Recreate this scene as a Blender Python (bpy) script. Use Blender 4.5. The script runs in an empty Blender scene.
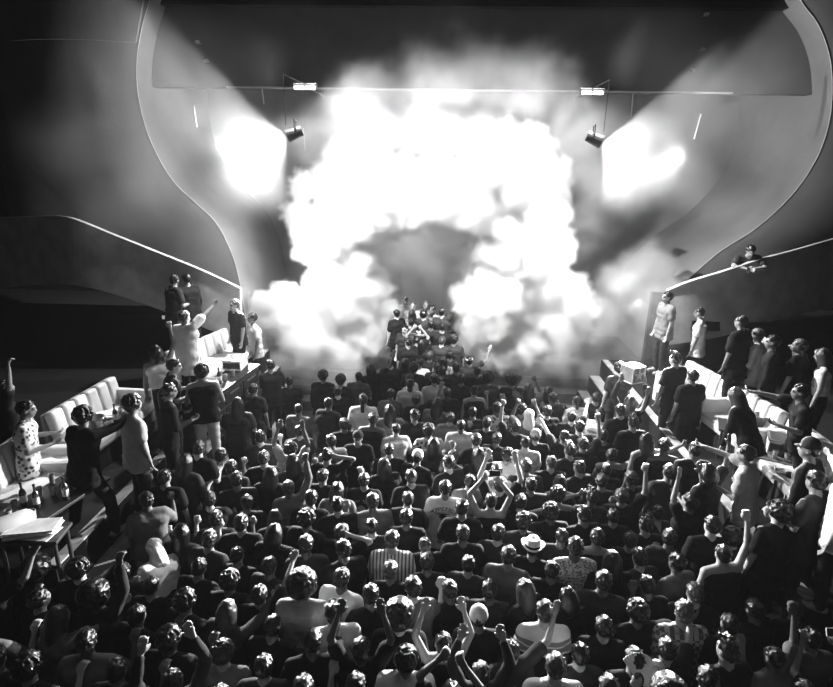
import bpy, bmesh, math, random
from mathutils import Vector, Matrix, Euler
random.seed(7)
PI = math.pi
SC = bpy.context.scene
COL = SC.collection

# ------------------------------------------------------------------ camera
FPX = 560.0
CAM = Vector((0.0, 0.0, 5.9))
PITCH, YAW, ROLL = math.radians(17.2), math.radians(2.3), math.radians(1.0)
cam_data = bpy.data.cameras.new('camera')
cam = bpy.data.objects.new('camera', cam_data)
COL.objects.link(cam)
cam_data.sensor_width = 36.0
cam_data.lens = FPX / 833.0 * 36.0
cam_data.clip_end = 200
ROT = Matrix.Rotation(YAW, 3, 'Z') @ Matrix.Rotation(PI / 2 - PITCH, 3, 'X') @ Matrix.Rotation(ROLL, 3, 'Z')
cam.matrix_world = Matrix.Translation(CAM) @ ROT.to_4x4()
SC.camera = cam

def ray(px, py):
    return ROT @ Vector(((px - 416.5) / FPX, (343.5 - py) / FPX, -1.0))

def at_y(px, py, y):
    r = ray(px, py); return CAM + r * ((y - CAM.y) / r.y)

def at_z(px, py, z):
    r = ray(px, py); return CAM + r * ((z - CAM.z) / r.z)

def at_x(px, py, x):
    r = ray(px, py); return CAM + r * ((x - CAM.x) / r.x)

def pix(p):
    v = ROT.transposed() @ (Vector(p) - CAM)
    return 416.5 + FPX * v.x / -v.z, 343.5 - FPX * v.y / -v.z

# ------------------------------------------------------------------ world, exposure, lights
SC.view_settings.view_transform = 'Standard'
SC.view_settings.look = 'None'
SC.view_settings.exposure = 0.0
SC.view_settings.gamma = 1.0
SC.cycles.use_denoising = True
SC.cycles.max_bounces = 5
SC.cycles.diffuse_bounces = 2
SC.cycles.glossy_bounces = 2
SC.cycles.volume_bounces = 5
SC.cycles.volume_step_rate = 1.0
SC.cycles.volume_max_steps = 256
world = bpy.data.worlds.new('world')
SC.world = world
world.use_nodes = True
world.node_tree.nodes['Background'].inputs[0].default_value = (1, 1, 1, 1)
world.node_tree.nodes['Background'].inputs[1].default_value = 0.015

def spot(name, loc, aim, power, size_deg, blend=0.15, radius=0.05):
    l = bpy.data.lights.new(name, 'SPOT')
    l.energy = power; l.spot_size = math.radians(size_deg); l.spot_blend = blend
    l.shadow_soft_size = radius
    o = bpy.data.objects.new(name, l); COL.objects.link(o)
    o.location = loc
    o.rotation_euler = (Vector(aim) - Vector(loc)).to_track_quat('-Z', 'Y').to_euler()
    return o

def area(name, loc, aim, power, sx, sy, spread=180):
    l = bpy.data.lights.new(name, 'AREA')
    l.shape = 'RECTANGLE'; l.size = sx; l.size_y = sy; l.energy = power
    l.spread = math.radians(spread)
    o = bpy.data.objects.new(name, l); COL.objects.link(o)
    o.location = loc
    o.rotation_euler = (Vector(aim) - Vector(loc)).to_track_quat('-Z', 'Y').to_euler()
    return o

BEAM_L = at_y(285, 137, 11.6)
BEAM_R = at_y(604, 143, 11.6)
spot('beam_light', BEAM_L, BEAM_L + Vector((-0.93, -0.12, -0.36)), 2200, 134, 0.12)
spot('beam_light', BEAM_R, BEAM_R + Vector((0.93, -0.12, -0.36)), 2200, 134, 0.12)
RIG_L = at_y(305, 88, 12.9)
RIG_R = at_y(592, 93, 12.9)
spot('rig_light', RIG_L + Vector((0, -.1, -.1)), (-1.0, 5.0, 1.5), 1500, 80, 1.0, 0.10)
spot('rig_light', RIG_R + Vector((0, -.1, -.1)), (1.0, 5.0, 1.5), 1500, 80, 1.0, 0.10)
spot('rig_light', RIG_L + Vector((.3, -.1, -.1)), (5.6, 8.4, 2.6), 10000, 46, 0.6, 0.05)
spot('rig_light', RIG_R + Vector((-.3, -.1, -.1)), (-5.4, 8.0, 2.6), 4500, 46, 0.6, 0.05)
# low back lights added without fixtures beside the smoke pillars, to rim the crowd
spot('back_light', (-4.3, 11.8, 3.35), (1.0, 2.0, 1.9), 26000, 76, 1.0, 0.06)
spot('back_light', (4.2, 11.7, 3.35), (-1.0, 2.0, 1.9), 26000, 76, 1.0, 0.06)
# unseen lights added to whiten the smoke, from the front and from behind
for x, y, z, tz, p in ((-3.2, 10.6, 9.6, 4.6, 4600), (0.0, 10.6, 9.6, 4.6, 4600), (3.2, 10.6, 9.6, 4.6, 4600),
                       (-4.4, 11.0, 6.4, 2.6, 4300), (4.4, 11.0, 6.4, 2.6, 4300)):
    spot('smoke_front_fill', (x, y, z), (x * .45, 14.2, tz), p, 58, 0.8, 0.2)
for x, y, z, p in ((-2.3, 15.9, 6.0, 900), (0.0, 16.0, 6.8, 900), (2.2, 15.9, 6.0, 900),
                   (-3.2, 15.8, 2.8, 700), (2.8, 15.8, 2.8, 700)):
    spot('smoke_back_fill', (x, y, z), (x * .9, 11.5, z - 2.2), p, 150, 0.6, 0.15)
# soft house light over the dance floor
area('house_light', (0.0, 3.0, 10.5), (0.0, 6.5, 0.0), 20, 3.0, 1.5, 120)

# ------------------------------------------------------------------ materials
def mat(name, grey, rough=0.8, spec=0.3, metal=0.0, noise=0.0, nscale=20.0, bump=0.0, bscale=60.0):
    m = bpy.data.materials.new(name); m.use_nodes = True
    nt = m.node_tree; b = nt.nodes['Principled BSDF']
    b.inputs['Roughness'].default_value = rough
    b.inputs['Specular IOR Level'].default_value = spec
    b.inputs['Metallic'].default_value = metal
    b.inputs['Base Color'].default_value = (grey, grey, grey, 1)
    if noise > 0:
        tc = nt.nodes.new('ShaderNodeTexCoord'); n = nt.nodes.new('ShaderNodeTexNoise')
        n.inputs['Scale'].default_value = nscale; n.inputs['Detail'].default_value = 4
        r = nt.nodes.new('ShaderNodeMapRange')
        r.inputs['From Min'].default_value = .3; r.inputs['From Max'].default_value = .7
        r.inputs['To Min'].default_value = max(0, grey * (1 - noise)); r.inputs['To Max'].default_value = min(1, grey * (1 + noise))
        nt.links.new(tc.outputs['Object'], n.inputs['Vector'])
        nt.links.new(n.outputs['Fac'], r.inputs['Value'])
        nt.links.new(r.outputs['Result'], b.inputs['Base Color'])
    if bump > 0:
        tc = nt.nodes.new('ShaderNodeTexCoord'); n = nt.nodes.new('ShaderNodeTexNoise')
        n.inputs['Scale'].default_value = bscale; n.inputs['Detail'].default_value = 3
        bp = nt.nodes.new('ShaderNodeBump'); bp.inputs['Strength'].default_value = bump; bp.inputs['Distance'].default_value = .02
        nt.links.new(tc.outputs['Object'], n.inputs['Vector'])
        nt.links.new(n.outputs['Fac'], bp.inputs['Height'])
        nt.links.new(bp.outputs['Normal'], b.inputs['Normal'])
    return m

def emit(name, grey, strength):
    m = bpy.data.materials.new(name); m.use_nodes = True
    b = m.node_tree.nodes['Principled BSDF']
    b.inputs['Base Color'].default_value = (grey, grey, grey, 1)
    b.inputs['Emission Color'].default_value = (1, 1, 1, 1)
    b.inputs['Emission Strength'].default_value = strength
    return m

M = dict(
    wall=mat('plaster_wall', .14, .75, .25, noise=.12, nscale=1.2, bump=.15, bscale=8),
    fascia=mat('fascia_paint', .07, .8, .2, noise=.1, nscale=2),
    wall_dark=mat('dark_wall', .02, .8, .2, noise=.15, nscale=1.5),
    panel=mat('balcony_plaster', .34, .7, .3, noise=.18, nscale=3, bump=.1, bscale=12),
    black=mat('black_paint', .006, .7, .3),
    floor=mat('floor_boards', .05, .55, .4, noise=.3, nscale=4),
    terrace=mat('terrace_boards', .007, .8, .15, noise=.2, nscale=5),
    stage=mat('stage_boards', .06, .6, .4, noise=.2, nscale=5),
    vinyl=mat('white_vinyl', .62, .45, .5, noise=.08, nscale=5, bump=.1, bscale=10),
    vinyl_grey=mat('grey_vinyl', .20, .5, .5, noise=.25, nscale=6, bump=.1, bscale=10),
    tread=mat('step_tread', .30, .5, .4, noise=.25, nscale=5),
    metal=mat('brushed_metal', .5, .3, .5, metal=.9),
    housing=mat('black_housing', .03, .4, .5),
    white=mat('white_paper', .75, .6, .3, noise=.15, nscale=9),
    glass=mat('bottle_glass', .30, .12, .8, noise=.2, nscale=12),
    bottle=mat('dark_bottle_glass', .04, .1, .8),
    screen=mat('phone_body', .03, .2, .6),
    lamp=emit('lamp_lens', .9, 18.0),
)

# ------------------------------------------------------------------ helpers
def link_mesh(name, me, m=None, parent=None, loc=None):
    o = bpy.data.objects.new(name, me); COL.objects.link(o)
    if m is not None and not me.materials: me.materials.append(m)
    if parent is not None: o.parent = parent
    if loc is not None: o.location = loc
    return o

def obj(name, bm, m=None, parent=None, loc=None, smooth=False):
    bmesh.ops.recalc_face_normals(bm, faces=bm.faces)
    me = bpy.data.meshes.new(name); bm.to_mesh(me); bm.free()
    if smooth:
        for p in me.polygons: p.use_smooth = True
    return link_mesh(name, me, m, parent, loc)

def tag(o, label=None, cat=None, group=None, kind=None):
    if label: o['label'] = label
    if cat: o['category'] = cat
    if group: o['group'] = group
    if kind: o['kind'] = kind
    return o

def empty(name, loc=(0, 0, 0), rz=0.0):
    o = bpy.data.objects.new(name, None); COL.objects.link(o)
    o.location = loc; o.rotation_euler = (0, 0, rz); o.empty_display_size = .2
    return o

def add_box(bm, c, s, rz=0.0, mtx=None, bevel=0.0):
    r = bmesh.ops.create_cube(bm, size=1.0)
    vs = r['verts']
    bmesh.ops.scale(bm, vec=s, verts=vs)
    if bevel > 0:
        es = list({e for v in vs for e in v.link_edges})
        rb = bmesh.ops.bevel(bm, geom=es, offset=bevel, segments=2, affect='EDGES', profile=.6)
        vs = list({v for f in rb['faces'] for v in f.verts} | {v for v in vs if v.is_valid})
    if rz: bmesh.ops.rotate(bm, verts=vs, cent=(0, 0, 0), matrix=Matrix.Rotation(rz, 3, 'Z'))
    bmesh.ops.translate(bm, vec=c, verts=vs)
    if mtx is not None: bmesh.ops.transform(bm, matrix=mtx, verts=vs)
    return vs

def frame_to(d):
    d = Vector(d).normalized()
    return d.to_track_quat('Z', 'Y').to_matrix()

def add_cone(bm, a, b, ra, rb, n=12, caps=3):
    """rounded, tapered capsule from a to b"""
    a, b = Vector(a), Vector(b); d = b - a
    L = d.length
    R = frame_to(d) if L > 1e-6 else Matrix.Identity(3)
    prof = []
    for i in range(caps + 1):
        t = -PI / 2 + (PI / 2) * i / caps
        prof.append((ra * math.cos(t), ra * math.sin(t)))
    for i in range(caps + 1):
        t = (PI / 2) * i / caps
        prof.append((rb * math.cos(t), L + rb * math.sin(t)))
    rings = []
    for (r, z) in prof:
        if r < 1e-5:
            rings.append([bm.verts.new(a + R @ Vector((0, 0, z)))])
        else:
            rings.append([bm.verts.new(a + R @ Vector((r * math.cos(2 * PI * k / n), r * math.sin(2 * PI * k / n), z))) for k in range(n)])
    for r0, r1 in zip(rings, rings[1:]):
        for k in range(n):
            k2 = (k + 1) % n
            if len(r0) == 1 and len(r1) > 1: bm.faces.new((r0[0], r1[k2], r1[k]))
            elif len(r1) == 1 and len(r0) > 1: bm.faces.new((r0[k], r0[k2], r1[0]))
            elif len(r0) > 1: bm.faces.new((r0[k], r0[k2], r1[k2], r1[k]))

def add_cyl(bm, a, b, ra, rb=None, n=14):
    a, b = Vector(a), Vector(b); rb = ra if rb is None else rb
    R = frame_to(b - a)
    q = [[bm.verts.new(p + R @ Vector((r * math.cos(2 * PI * k / n), r * math.sin(2 * PI * k / n), 0))) for k in range(n)] for p, r in ((a, ra), (b, rb))]
    for k in range(n): bm.faces.new((q[0][k], q[0][(k + 1) % n], q[1][(k + 1) % n], q[1][k]))
    bm.faces.new(q[0][::-1]); bm.faces.new(q[1])

def add_ellip(bm, c, r, mtx=None, n=14, m=9):
    c = Vector(c); rings = []
    for i in range(m + 1):
        t = -PI / 2 + PI * i / m
        if i in (0, m): rings.append([bm.verts.new((0, 0, math.sin(t) * r[2]))])
        else: rings.append([bm.verts.new((r[0] * math.cos(t) * math.cos(2 * PI * k / n), r[1] * math.cos(t) * math.sin(2 * PI * k / n), math.sin(t) * r[2])) for k in range(n)])
    for r0, r1 in zip(rings, rings[1:]):
        for k in range(n):
            k2 = (k + 1) % n
            if len(r0) == 1: bm.faces.new((r0[0], r1[k2], r1[k]))
            elif len(r1) == 1: bm.faces.new((r0[k], r0[k2], r1[0]))
            else: bm.faces.new((r0[k], r0[k2], r1[k2], r1[k]))
    vs = [v for rr in rings for v in rr]
    if mtx is not None: bmesh.ops.transform(bm, matrix=mtx, verts=vs)
    bmesh.ops.translate(bm, vec=c, verts=vs)

def add_lathe(bm, prof, c=(0, 0, 0), n=16):
    c = Vector(c); rings = []
    for r, z in prof:
        rings.append([bm.verts.new(c + Vector((r * math.cos(2 * PI * k / n), r * math.sin(2 * PI * k / n), z))) for k in range(n)])
    for r0, r1 in zip(rings, rings[1:]):
        for k in range(n): bm.faces.new((r0[k], r0[(k + 1) % n], r1[(k + 1) % n], r1[k]))
    bm.faces.new(rings[0][::-1]); bm.faces.new(rings[-1])

def prism(bm, pts, off):
    """closed slab: polygon pts (3D), extruded by vector off"""
    off = Vector(off)
    a = [bm.verts.new(p) for p in pts]; b = [bm.verts.new(Vector(p) + off) for p in pts]
    bm.faces.new(a); bm.faces.new(b[::-1])
    n = len(pts)
    for i in range(n): bm.faces.new((a[i], a[(i + 1) % n], b[(i + 1) % n], b[i]))

def strip(bm, A, B, off):
    """slab following two polylines A and B (a curved band), thickness off"""
    off = Vector(off)
    rows = [[bm.verts.new(p) for p in A], [bm.verts.new(p) for p in B],
            [bm.verts.new(Vector(p) + off) for p in B], [bm.verts.new(Vector(p) + off) for p in A]]
    n = len(A)
    for j in range(4):
        r0, r1 = rows[j], rows[(j + 1) % 4]
        for i in range(n - 1): bm.faces.new((r0[i], r0[i + 1], r1[i + 1], r1[i]))
    bm.faces.new([rows[j][0] for j in range(4)]); bm.faces.new([rows[j][-1] for j in range(4)][::-1])
# ================================================================== the hall
XC = -0.1                                   # the hall's long axis
TERR = 1.6                                  # height of the side terraces
def ground(x, y):
    if y > 13.0:
        if abs(x - XC) < 4.2: return min(0.75, .25 * (1 + int((y - 13.0) / .45)))
        return 0.0
    dx = abs(x - XC)
    if y > 5.0:
        if dx > 4.05: return TERR
        if dx > 3.80: return 1.2
        if dx > 3.55: return 0.8
        if dx > 3.30: return 0.4
    return 0.0

def structure(name, bm, m): return tag(obj(name, bm, m), kind='structure')

bm = bmesh.new(); add_box(bm, (0, 9, -.1), (30, 26, .2)); structure('floor', bm, M['floor'])

# side terraces with their steps
for s, side in ((-1, 'left'), (1, 'right')):
    bm = bmesh.new()
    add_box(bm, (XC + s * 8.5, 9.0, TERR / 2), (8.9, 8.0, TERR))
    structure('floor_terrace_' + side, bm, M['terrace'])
    st = empty('terrace_steps', (XC + s * 3.7, 9.0, 0))
    tag(st, 'steps with pale treads running up to the %s terrace' % ('sofas on the left' if s < 0 else 'sofas on the right'), 'steps', kind='structure')
    for k, (x0, x1, z) in enumerate(((3.30, 3.55, .4), (3.55, 3.80, .8), (3.80, 4.05, 1.2))):
        bm = bmesh.new(); xa = s * ((x0 + x1) / 2 - 3.7)
        add_box(bm, (xa, 0, (z - .03) / 2), (.25, 8.0, z - .03)); obj('riser', bm, M['black'], st)
        bm = bmesh.new()
        for j in range(3):
            add_box(bm, (xa, -2.67 + j * 2.67, z - .015), (.235, 2.58, .03), bevel=.006)
        obj('tread', bm, M['tread'], st)
    bm = bmesh.new()
    add_box(bm, (XC + s * 4.13, 9.0, TERR + .012), (.14, 7.9, .024), bevel=.006)
    structure('trim_1' if s < 0 else 'trim_2', bm, M['tread'])

# stage in three rises
bm = bmesh.new()
for k, y in enumerate((13.0, 13.45, 13.9)):
    add_box(bm, (XC, (y + 18.4) / 2, .125 + .25 * k), (12.0 if k else 8.4, 18.4 - y, .25 if k == 0 else .25))
structure('floor_stage', bm, M['stage'])

# proscenium wall with the large rounded opening
YP = 13.9
LC = [(168, -60), (157, -25), (150, 0), (142, 28), (137, 60), (138, 92), (146, 128), (160, 160), (176, 184), (196, 203), (214, 220), (226, 240), (236, 266), (243, 300), (248, 340), (250, 400)]
RC = [(775, -60), (790, -25), (800, 0), (818, 25), (829, 55), (832, 88), (829, 122), (818, 155), (799, 186), (776, 211), (752, 231), (722, 250), (700, 268), (684, 284), (674, 305), (668, 345), (664, 400)]
# front wall bent back towards the sides, shaped so it darkens there
WALL_CURVE = [(0, 0)] + [(k * .12, .078 * (k * .12) ** 2.0) for k in range(1, 39)] + [(8.0, 6.5)]
def smooth_curve(c, k=5):
    out = []
    for i in range(len(c) - 1):
        p0, p1, p2, p3 = (Vector(c[max(0, i - 1)]), Vector(c[i]), Vector(c[i + 1]), Vector(c[min(len(c) - 1, i + 2)]))
        for j in range(k):
            t = j / k
            out.append(.5 * ((2 * p1) + (p2 - p0) * t + (2 * p0 - 5 * p1 + 4 * p2 - p3) * t * t + (3 * p1 - p0 - 3 * p2 + p3) * t ** 3))
    return out + [Vector(c[-1])]
def arch_side(curve, xo, name, side):
    A = [at_y(q.x, q.y, YP) for q in smooth_curve([(u, v) for u, v in curve])]
    for p in A: p.z = max(p.z, 0.0)
    cols = [[Vector((p.x + side * dx, YP + dy, p.z)) for p in A] for dx, dy in WALL_CURVE]
    bm = bmesh.new(); rows = [[bm.verts.new(p) for p in c] for c in cols]; back = [[bm.verts.new(p + Vector((0, .35, 0))) for p in c] for c in cols]
    n = len(A)
    for R in (rows, back):
        for r0, r1 in zip(R, R[1:]):
            for i in range(n - 1): bm.faces.new((r0[i], r0[i + 1], r1[i + 1], r1[i]))
    for i in range(n - 1):
        bm.faces.new((rows[0][i], rows[0][i + 1], back[0][i + 1], back[0][i])); bm.faces.new((rows[-1][i], rows[-1][i + 1], back[-1][i + 1], back[-1][i]))
    for j in range(len(cols) - 1):
        for i in (0, -1): bm.faces.new((rows[j][i], rows[j + 1][i], back[j + 1][i], back[j][i]))
    structure(name, bm, M['wall'])
    return A
AL = arch_side(LC, -14.5, 'wall_front_left', -1)
AR = arch_side(RC, 14.5, 'wall_front_right', 1)
# thin rounded lip along the opening
for A, nm in ((AL, 'trim_3'), (AR, 'trim_4')):
    bm = bmesh.new()
    for p, q in zip(A, A[1:]): add_cone(bm, p + Vector((0, -.01, 0)), q + Vector((0, -.01, 0)), .010, .010, n=8, caps=2)
    structure(nm, bm, M['panel'])
# curved shell of the recess behind the opening
for A, nm, sx in ((AL, 'wall_recess_left', 1), (AR, 'wall_recess_right', -1)):
    A2 = [p + Vector((0, .35, 0)) for p in A]
    B2 = [Vector((p.x, 18.0, p.z)) for p in A]
    bm = bmesh.new(); strip(bm, A2, B2, (-sx * .2, 0, 0)); structure(nm, bm, M['wall'])
bm = bmesh.new(); add_box(bm, (0, 18.2, 6), (30, .3, 14)); structure('wall_back', bm, M['wall'])
# upper fascia of the stage with its seam
fl, fr = at_y(236, 85, 14.6), at_y(704, 96, 14.6)
zt = at_y(450, 9, 14.6).z; zb = (fl.z + fr.z) / 2
XL, XR = min(p.x for p in AL) + .02, max(p.x for p in AR) - .02
bm = bmesh.new(); prism(bm, [(XL, 14.6, zb), (XR, 14.6, zb), (XR, 14.6, zt), (XL, 14.6, zt)], (0, .3, 0))
structure('wall_fascia', bm, M['fascia'])
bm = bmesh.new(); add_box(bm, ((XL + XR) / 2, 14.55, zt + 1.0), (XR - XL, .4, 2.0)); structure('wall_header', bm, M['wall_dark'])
bm = bmesh.new(); add_box(bm, ((fl.x + fr.x) / 2 + .2, 14.52, zb), (fr.x - fl.x + .8, .10, .03)); structure('trim_5', bm, M['panel'])
# left front wall's upper band, set forward a little (its lower edge is the seam)
p0, p1 = at_y(30, 35, YP), at_y(137, 43, YP)
top_z = at_y(157, -25, YP).z
bm = bmesh.new(); A_, B_ = [], []
for dx, dy in WALL_CURVE[:-1]:
    A_.append(Vector((p1.x - dx, YP + dy - .07, p1.z + dx * (p0.z - p1.z) / (p1.x - p0.x)))); B_.append(Vector((p1.x + .45 - dx, YP + dy - .07, top_z)))
strip(bm, A_, B_, (0, .07, 0))
structure('trim_6', bm, M['wall'])
# side walls
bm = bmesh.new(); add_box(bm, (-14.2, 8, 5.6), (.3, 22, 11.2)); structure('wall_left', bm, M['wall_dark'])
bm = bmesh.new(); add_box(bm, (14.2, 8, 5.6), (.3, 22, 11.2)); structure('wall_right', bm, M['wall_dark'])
# walls under the balconies
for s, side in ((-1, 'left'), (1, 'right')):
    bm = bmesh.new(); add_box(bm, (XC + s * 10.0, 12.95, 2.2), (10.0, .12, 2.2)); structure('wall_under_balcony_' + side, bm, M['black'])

# balcony fronts: sloping parapets, outer ends bent back so they fall into shade
def parapet(top, bot, side):
    bm = bmesh.new(); strip(bm, top, bot, (0, .14, 0)); structure('wall_parapet_' + side, bm, M['panel'])
    bm = bmesh.new()
    for p, q in zip(top, top[1:]):
        add_cone(bm, Vector(p) + Vector((0, -.01, .01)), Vector(q) + Vector((0, -.01, .01)), .014, .014, n=8, caps=2)
    structure('trim_7' if side == 'left' else 'trim_8', bm, M['panel'])
LT = [at_y(q.x, q.y, q.z) for q in smooth_curve([(-120, 240, 14.2), (-60, 226, 13.3), (-30, 221, 12.8), (0, 218.5, 12.3), (15, 218, 12.05), (30, 217.5, 11.8), (45, 217, 11.55), (62, 217, 11.35), (78, 221, 11.25), (110, 234, 11.3), (150, 250, 11.4), (190, 266, 11.5), (215, 277, 11.6), (240, 289, 11.7)], 4)]
LB = [at_y(q.x, q.y, q.z) for q in smooth_curve([(-120, 300, 14.2), (-60, 296, 13.3), (-30, 292, 12.8), (0, 288, 12.3), (15, 287, 12.05), (30, 285, 11.8), (45, 284.5, 11.55), (60, 284, 11.35), (80, 286, 11.25), (110, 293, 11.3), (150, 306, 11.4), (190, 322, 11.5), (215, 332, 11.6), (240, 340, 11.7)], 4)]
parapet(LT, LB, 'left')
RT = [at_y(q.x, q.y, q.z) for q in smooth_curve([(668, 291, 11.7), (690, 282, 11.6), (720, 273, 11.55), (740, 266.5, 11.55), (760, 260, 11.6), (785, 253.5, 11.75), (800, 249.5, 11.9), (815, 245, 12.1), (833, 240, 12.4), (880, 226, 13.0), (950, 215, 14.3)], 4)]
RB = [at_y(q.x, q.y, q.z) for q in smooth_curve([(668, 345, 11.7), (690, 342, 11.6), (720, 337, 11.55), (740, 331, 11.55), (760, 325, 11.6), (785, 318, 11.75), (800, 315, 11.9), (815, 311, 12.1), (833, 308, 12.4), (880, 300, 13.0), (950, 295, 14.3)], 4)]
parapet(RT, RB, 'right')

# ------------------------------------------------------------------ lamps
def lamp_head(name, loc, aim, label, cat, group, r=.13, length=.34):
    e = empty(name, loc); tag(e, label, cat, group)
    d = (Vector(aim) - Vector(loc)).normalized()
    bm = bmesh.new(); add_cyl(bm, -d * length, -d * .03, r * .75, r); obj('housing', bm, M['housing'], e, smooth=False)
    bm = bmesh.new(); add_cyl(bm, -d * .05, -d * .035, r * .9, r * .9); obj('lens', bm, M['lamp'], e)
    bm = bmesh.new()
    side = d.cross(Vector((0, 0, 1))).normalized()
    for s in (-1, 1):
        add_cyl(bm, -d * .2 + side * s * (r + .02), -d * .2 + side * s * (r + .02) + Vector((0, 0, .24)), .012)
    add_cyl(bm, -d * .2 - side * (r + .02) + Vector((0, 0, .24)), -d * .2 + side * (r + .02) + Vector((0, 0, .24)), .012)
    obj('yoke', bm, M['housing'], e)
    return e
for P, s, nm in ((BEAM_L, -1, 'left'), (BEAM_R, 1, 'right')):
    d = Vector((s * .93, -.12, -.36))
    lamp_head('stage_spotlight', P - d * .02, P + d, 'glaring spotlight on a mast throwing its beam to the %s' % nm, 'spotlight', 'spotlights beside the smoke')
    e = bpy.data.objects['stage_spotlight' if s < 0 else 'stage_spotlight.001']
    hz_ = zb + .12 - P.z
    Q = (RIG_L if s < 0 else RIG_R) - P
    bm = bmesh.new(); add_cyl(bm, (0, .03, .2), (0, .03, Q.z + .07), .006); add_cyl(bm, (0, .03, Q.z + .07), (Q.x, Q.y + .1, Q.z + .07), .006)
    obj('hanger', bm, M['black'], e)
for P, nm in ((RIG_L, 'left'), (RIG_R, 'right')):
    e = empty('rig_lamp', P); tag(e, 'bright bar lamp hanging at the %s of the stage fascia' % nm, 'lamp', 'bar lamps on the fascia')
    bm = bmesh.new(); add_box(bm, (0, .04, .05), (.50, .14, .08), bevel=.01); obj('housing', bm, M['housing'], e)
    bm = bmesh.new()
    for q in (-.12, .12): add_box(bm, (q, -.035, .0), (.2, .02, .06), bevel=.006)
    obj('lens', bm, M['lamp'], e)
    bm = bmesh.new(); add_cyl(bm, (0, .08, .05), (0, 14.62 - P.y, .07), .018); obj('hanger', bm, M['black'], e)
# small hanging rods seen catching light
for i, (u0, v0, u1, v1, y, lab) in enumerate(((262, 89, 264, 104, 14.55, 'thin metal rod hanging from the fascia, far left of the smoke'),
        (303, 128, 305, 150, 13.2, 'thin metal rod hanging beside the left spotlight'),
        (633, 94, 631, 117, 14.55, 'thin metal rod hanging from the fascia above the right spotlight'),
        (194, 106, 197, 127, 12.6, 'slanted thin rod in the left light beam'),
        (701, 114, 694, 139, 12.6, 'slanted thin rod in the right light beam'))):
    a, b = at_y(u0, v0, y), at_y(u1, v1, y)
    bm = bmesh.new(); add_cyl(bm, a - a, b - a, .012)
    if i in (0, 2): pass
    tag(obj('hanging_rod', bm, M['metal'], None, a), lab, 'rod', 'hanging rods')
for u, v, y in ((196, 42, 14.3), (205, 61, 14.3), (704, 49, 14.3), (694, 70, 14.3), (708, 14, 14.3)):
    P = at_y(u, v, y)
    where = {196: 'left of the stage, upper of two', 205: 'left of the stage, lower of two', 704: 'right of the stage, middle of three', 694: 'right of the stage, lowest of three', 708: 'right of the stage, topmost of three'}[u]
    bm = bmesh.new(); add_cyl(bm, (0, 0, 0), (0, .12, .02), .03, .045); add_cyl(bm, (0, .06, .02), (0, 14.62 - y, .02), .006)
    tag(obj('small_lamp', bm, M['metal'], None, P), 'tiny glinting lamp hanging high ' + where, 'lamp', 'tiny hanging lamps')

for s, side in ((-1, 'left'), (1, 'right')):
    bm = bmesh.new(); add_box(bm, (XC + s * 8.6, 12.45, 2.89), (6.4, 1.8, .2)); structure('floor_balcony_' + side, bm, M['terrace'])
# ================================================================== people: the kit
def voxel(bm, name, vox, smooth=3, keep=None, noise=None):
    """one continuous surface from overlapping volumes, as a mesh"""
    me = bpy.data.meshes.new(name + '_raw'); bm.to_mesh(me); bm.free()
    o = bpy.data.objects.new(name + '_raw', me); COL.objects.link(o)
    md = o.modifiers.new('r', 'REMESH'); md.mode = 'VOXEL'; md.voxel_size = vox; md.use_smooth_shade = True
    dg = bpy.context.evaluated_depsgraph_get()
    out = bpy.data.meshes.new_from_object(o.evaluated_get(dg), preserve_all_data_layers=False, depsgraph=dg)
    bpy.data.objects.remove(o); bpy.data.meshes.remove(me)
    b = bmesh.new(); b.from_mesh(out)
    vs = [v for v in b.verts if keep is None or not keep(v.co)]
    for _ in range(smooth):
        bmesh.ops.smooth_vert(b, verts=vs, factor=.5, use_axis_x=True, use_axis_y=True, use_axis_z=True)
    b.to_mesh(out); b.free()
    out.name = name
    for p in out.polygons: p.use_smooth = True
    return out

def cut(me, co, no):
    b = bmesh.new(); b.from_mesh(me)
    bmesh.ops.bisect_plane(b, geom=b.verts[:] + b.edges[:] + b.faces[:], plane_co=co, plane_no=no, clear_outer=True)
    es = [e for e in b.edges if e.is_boundary]
    if es:
        try: bmesh.ops.holes_fill(b, edges=es)
        except Exception: pass
    b.to_mesh(me); b.free()
    return me

V = Vector
# arm pose = (upper-arm direction, forearm direction, curl of the fingers 0..1), for the right arm (+x); the left one is mirrored in x
ARM = {
    'down':  (V((.18, .02, -1)), V((.02, .22, -1)), .35),
    'bent':  (V((.30, .05, -1)), V((-.35, .95, .10)), .6),
    'fist':  (V((.35, .25, .9)), V((-.10, .15, 1)), 1.0),
    'up':    (V((.45, .15, 1)), V((-.30, .15, 1)), .15),
    'join':  (V((.42, .25, .95)), V((-.62, .05, .8)), .7),
    'point': (V((.15, .75, .55)), V((.05, .9, .45)), .6),
    'phone': (V((.22, .75, .10)), V((-.38, .45, .85)), .7),
    'head':  (V((.75, .30, .45)), V((-.86, -.22, .20)), .8),
    'side':  (V((1, .1, -.05)), V((.95, .25, .1)), .25),
    'out':   (V((.85, .25, -.35)), V((.45, .75, .25)), .25),
    'fwd':   (V((.15, 1, .05)), V((-.15, 1, .15)), .5),
    'elbow': (V((.45, .35, -.8)), V((.05, .35, .95)), .75),
    'lean':  (V((.35, .75, -.55)), V((-.85, .35, -.1)), .3),
    'mouth': (V((.30, .45, -.8)), V((-.45, .35, .95)), .9),
    'lap':   (V((.20, .35, -.9)), V((-.25, .9, -.15)), .4),
    'wave':  (V((.75, .2, .5)), V((.35, .3, .95)), .1),
}
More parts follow.
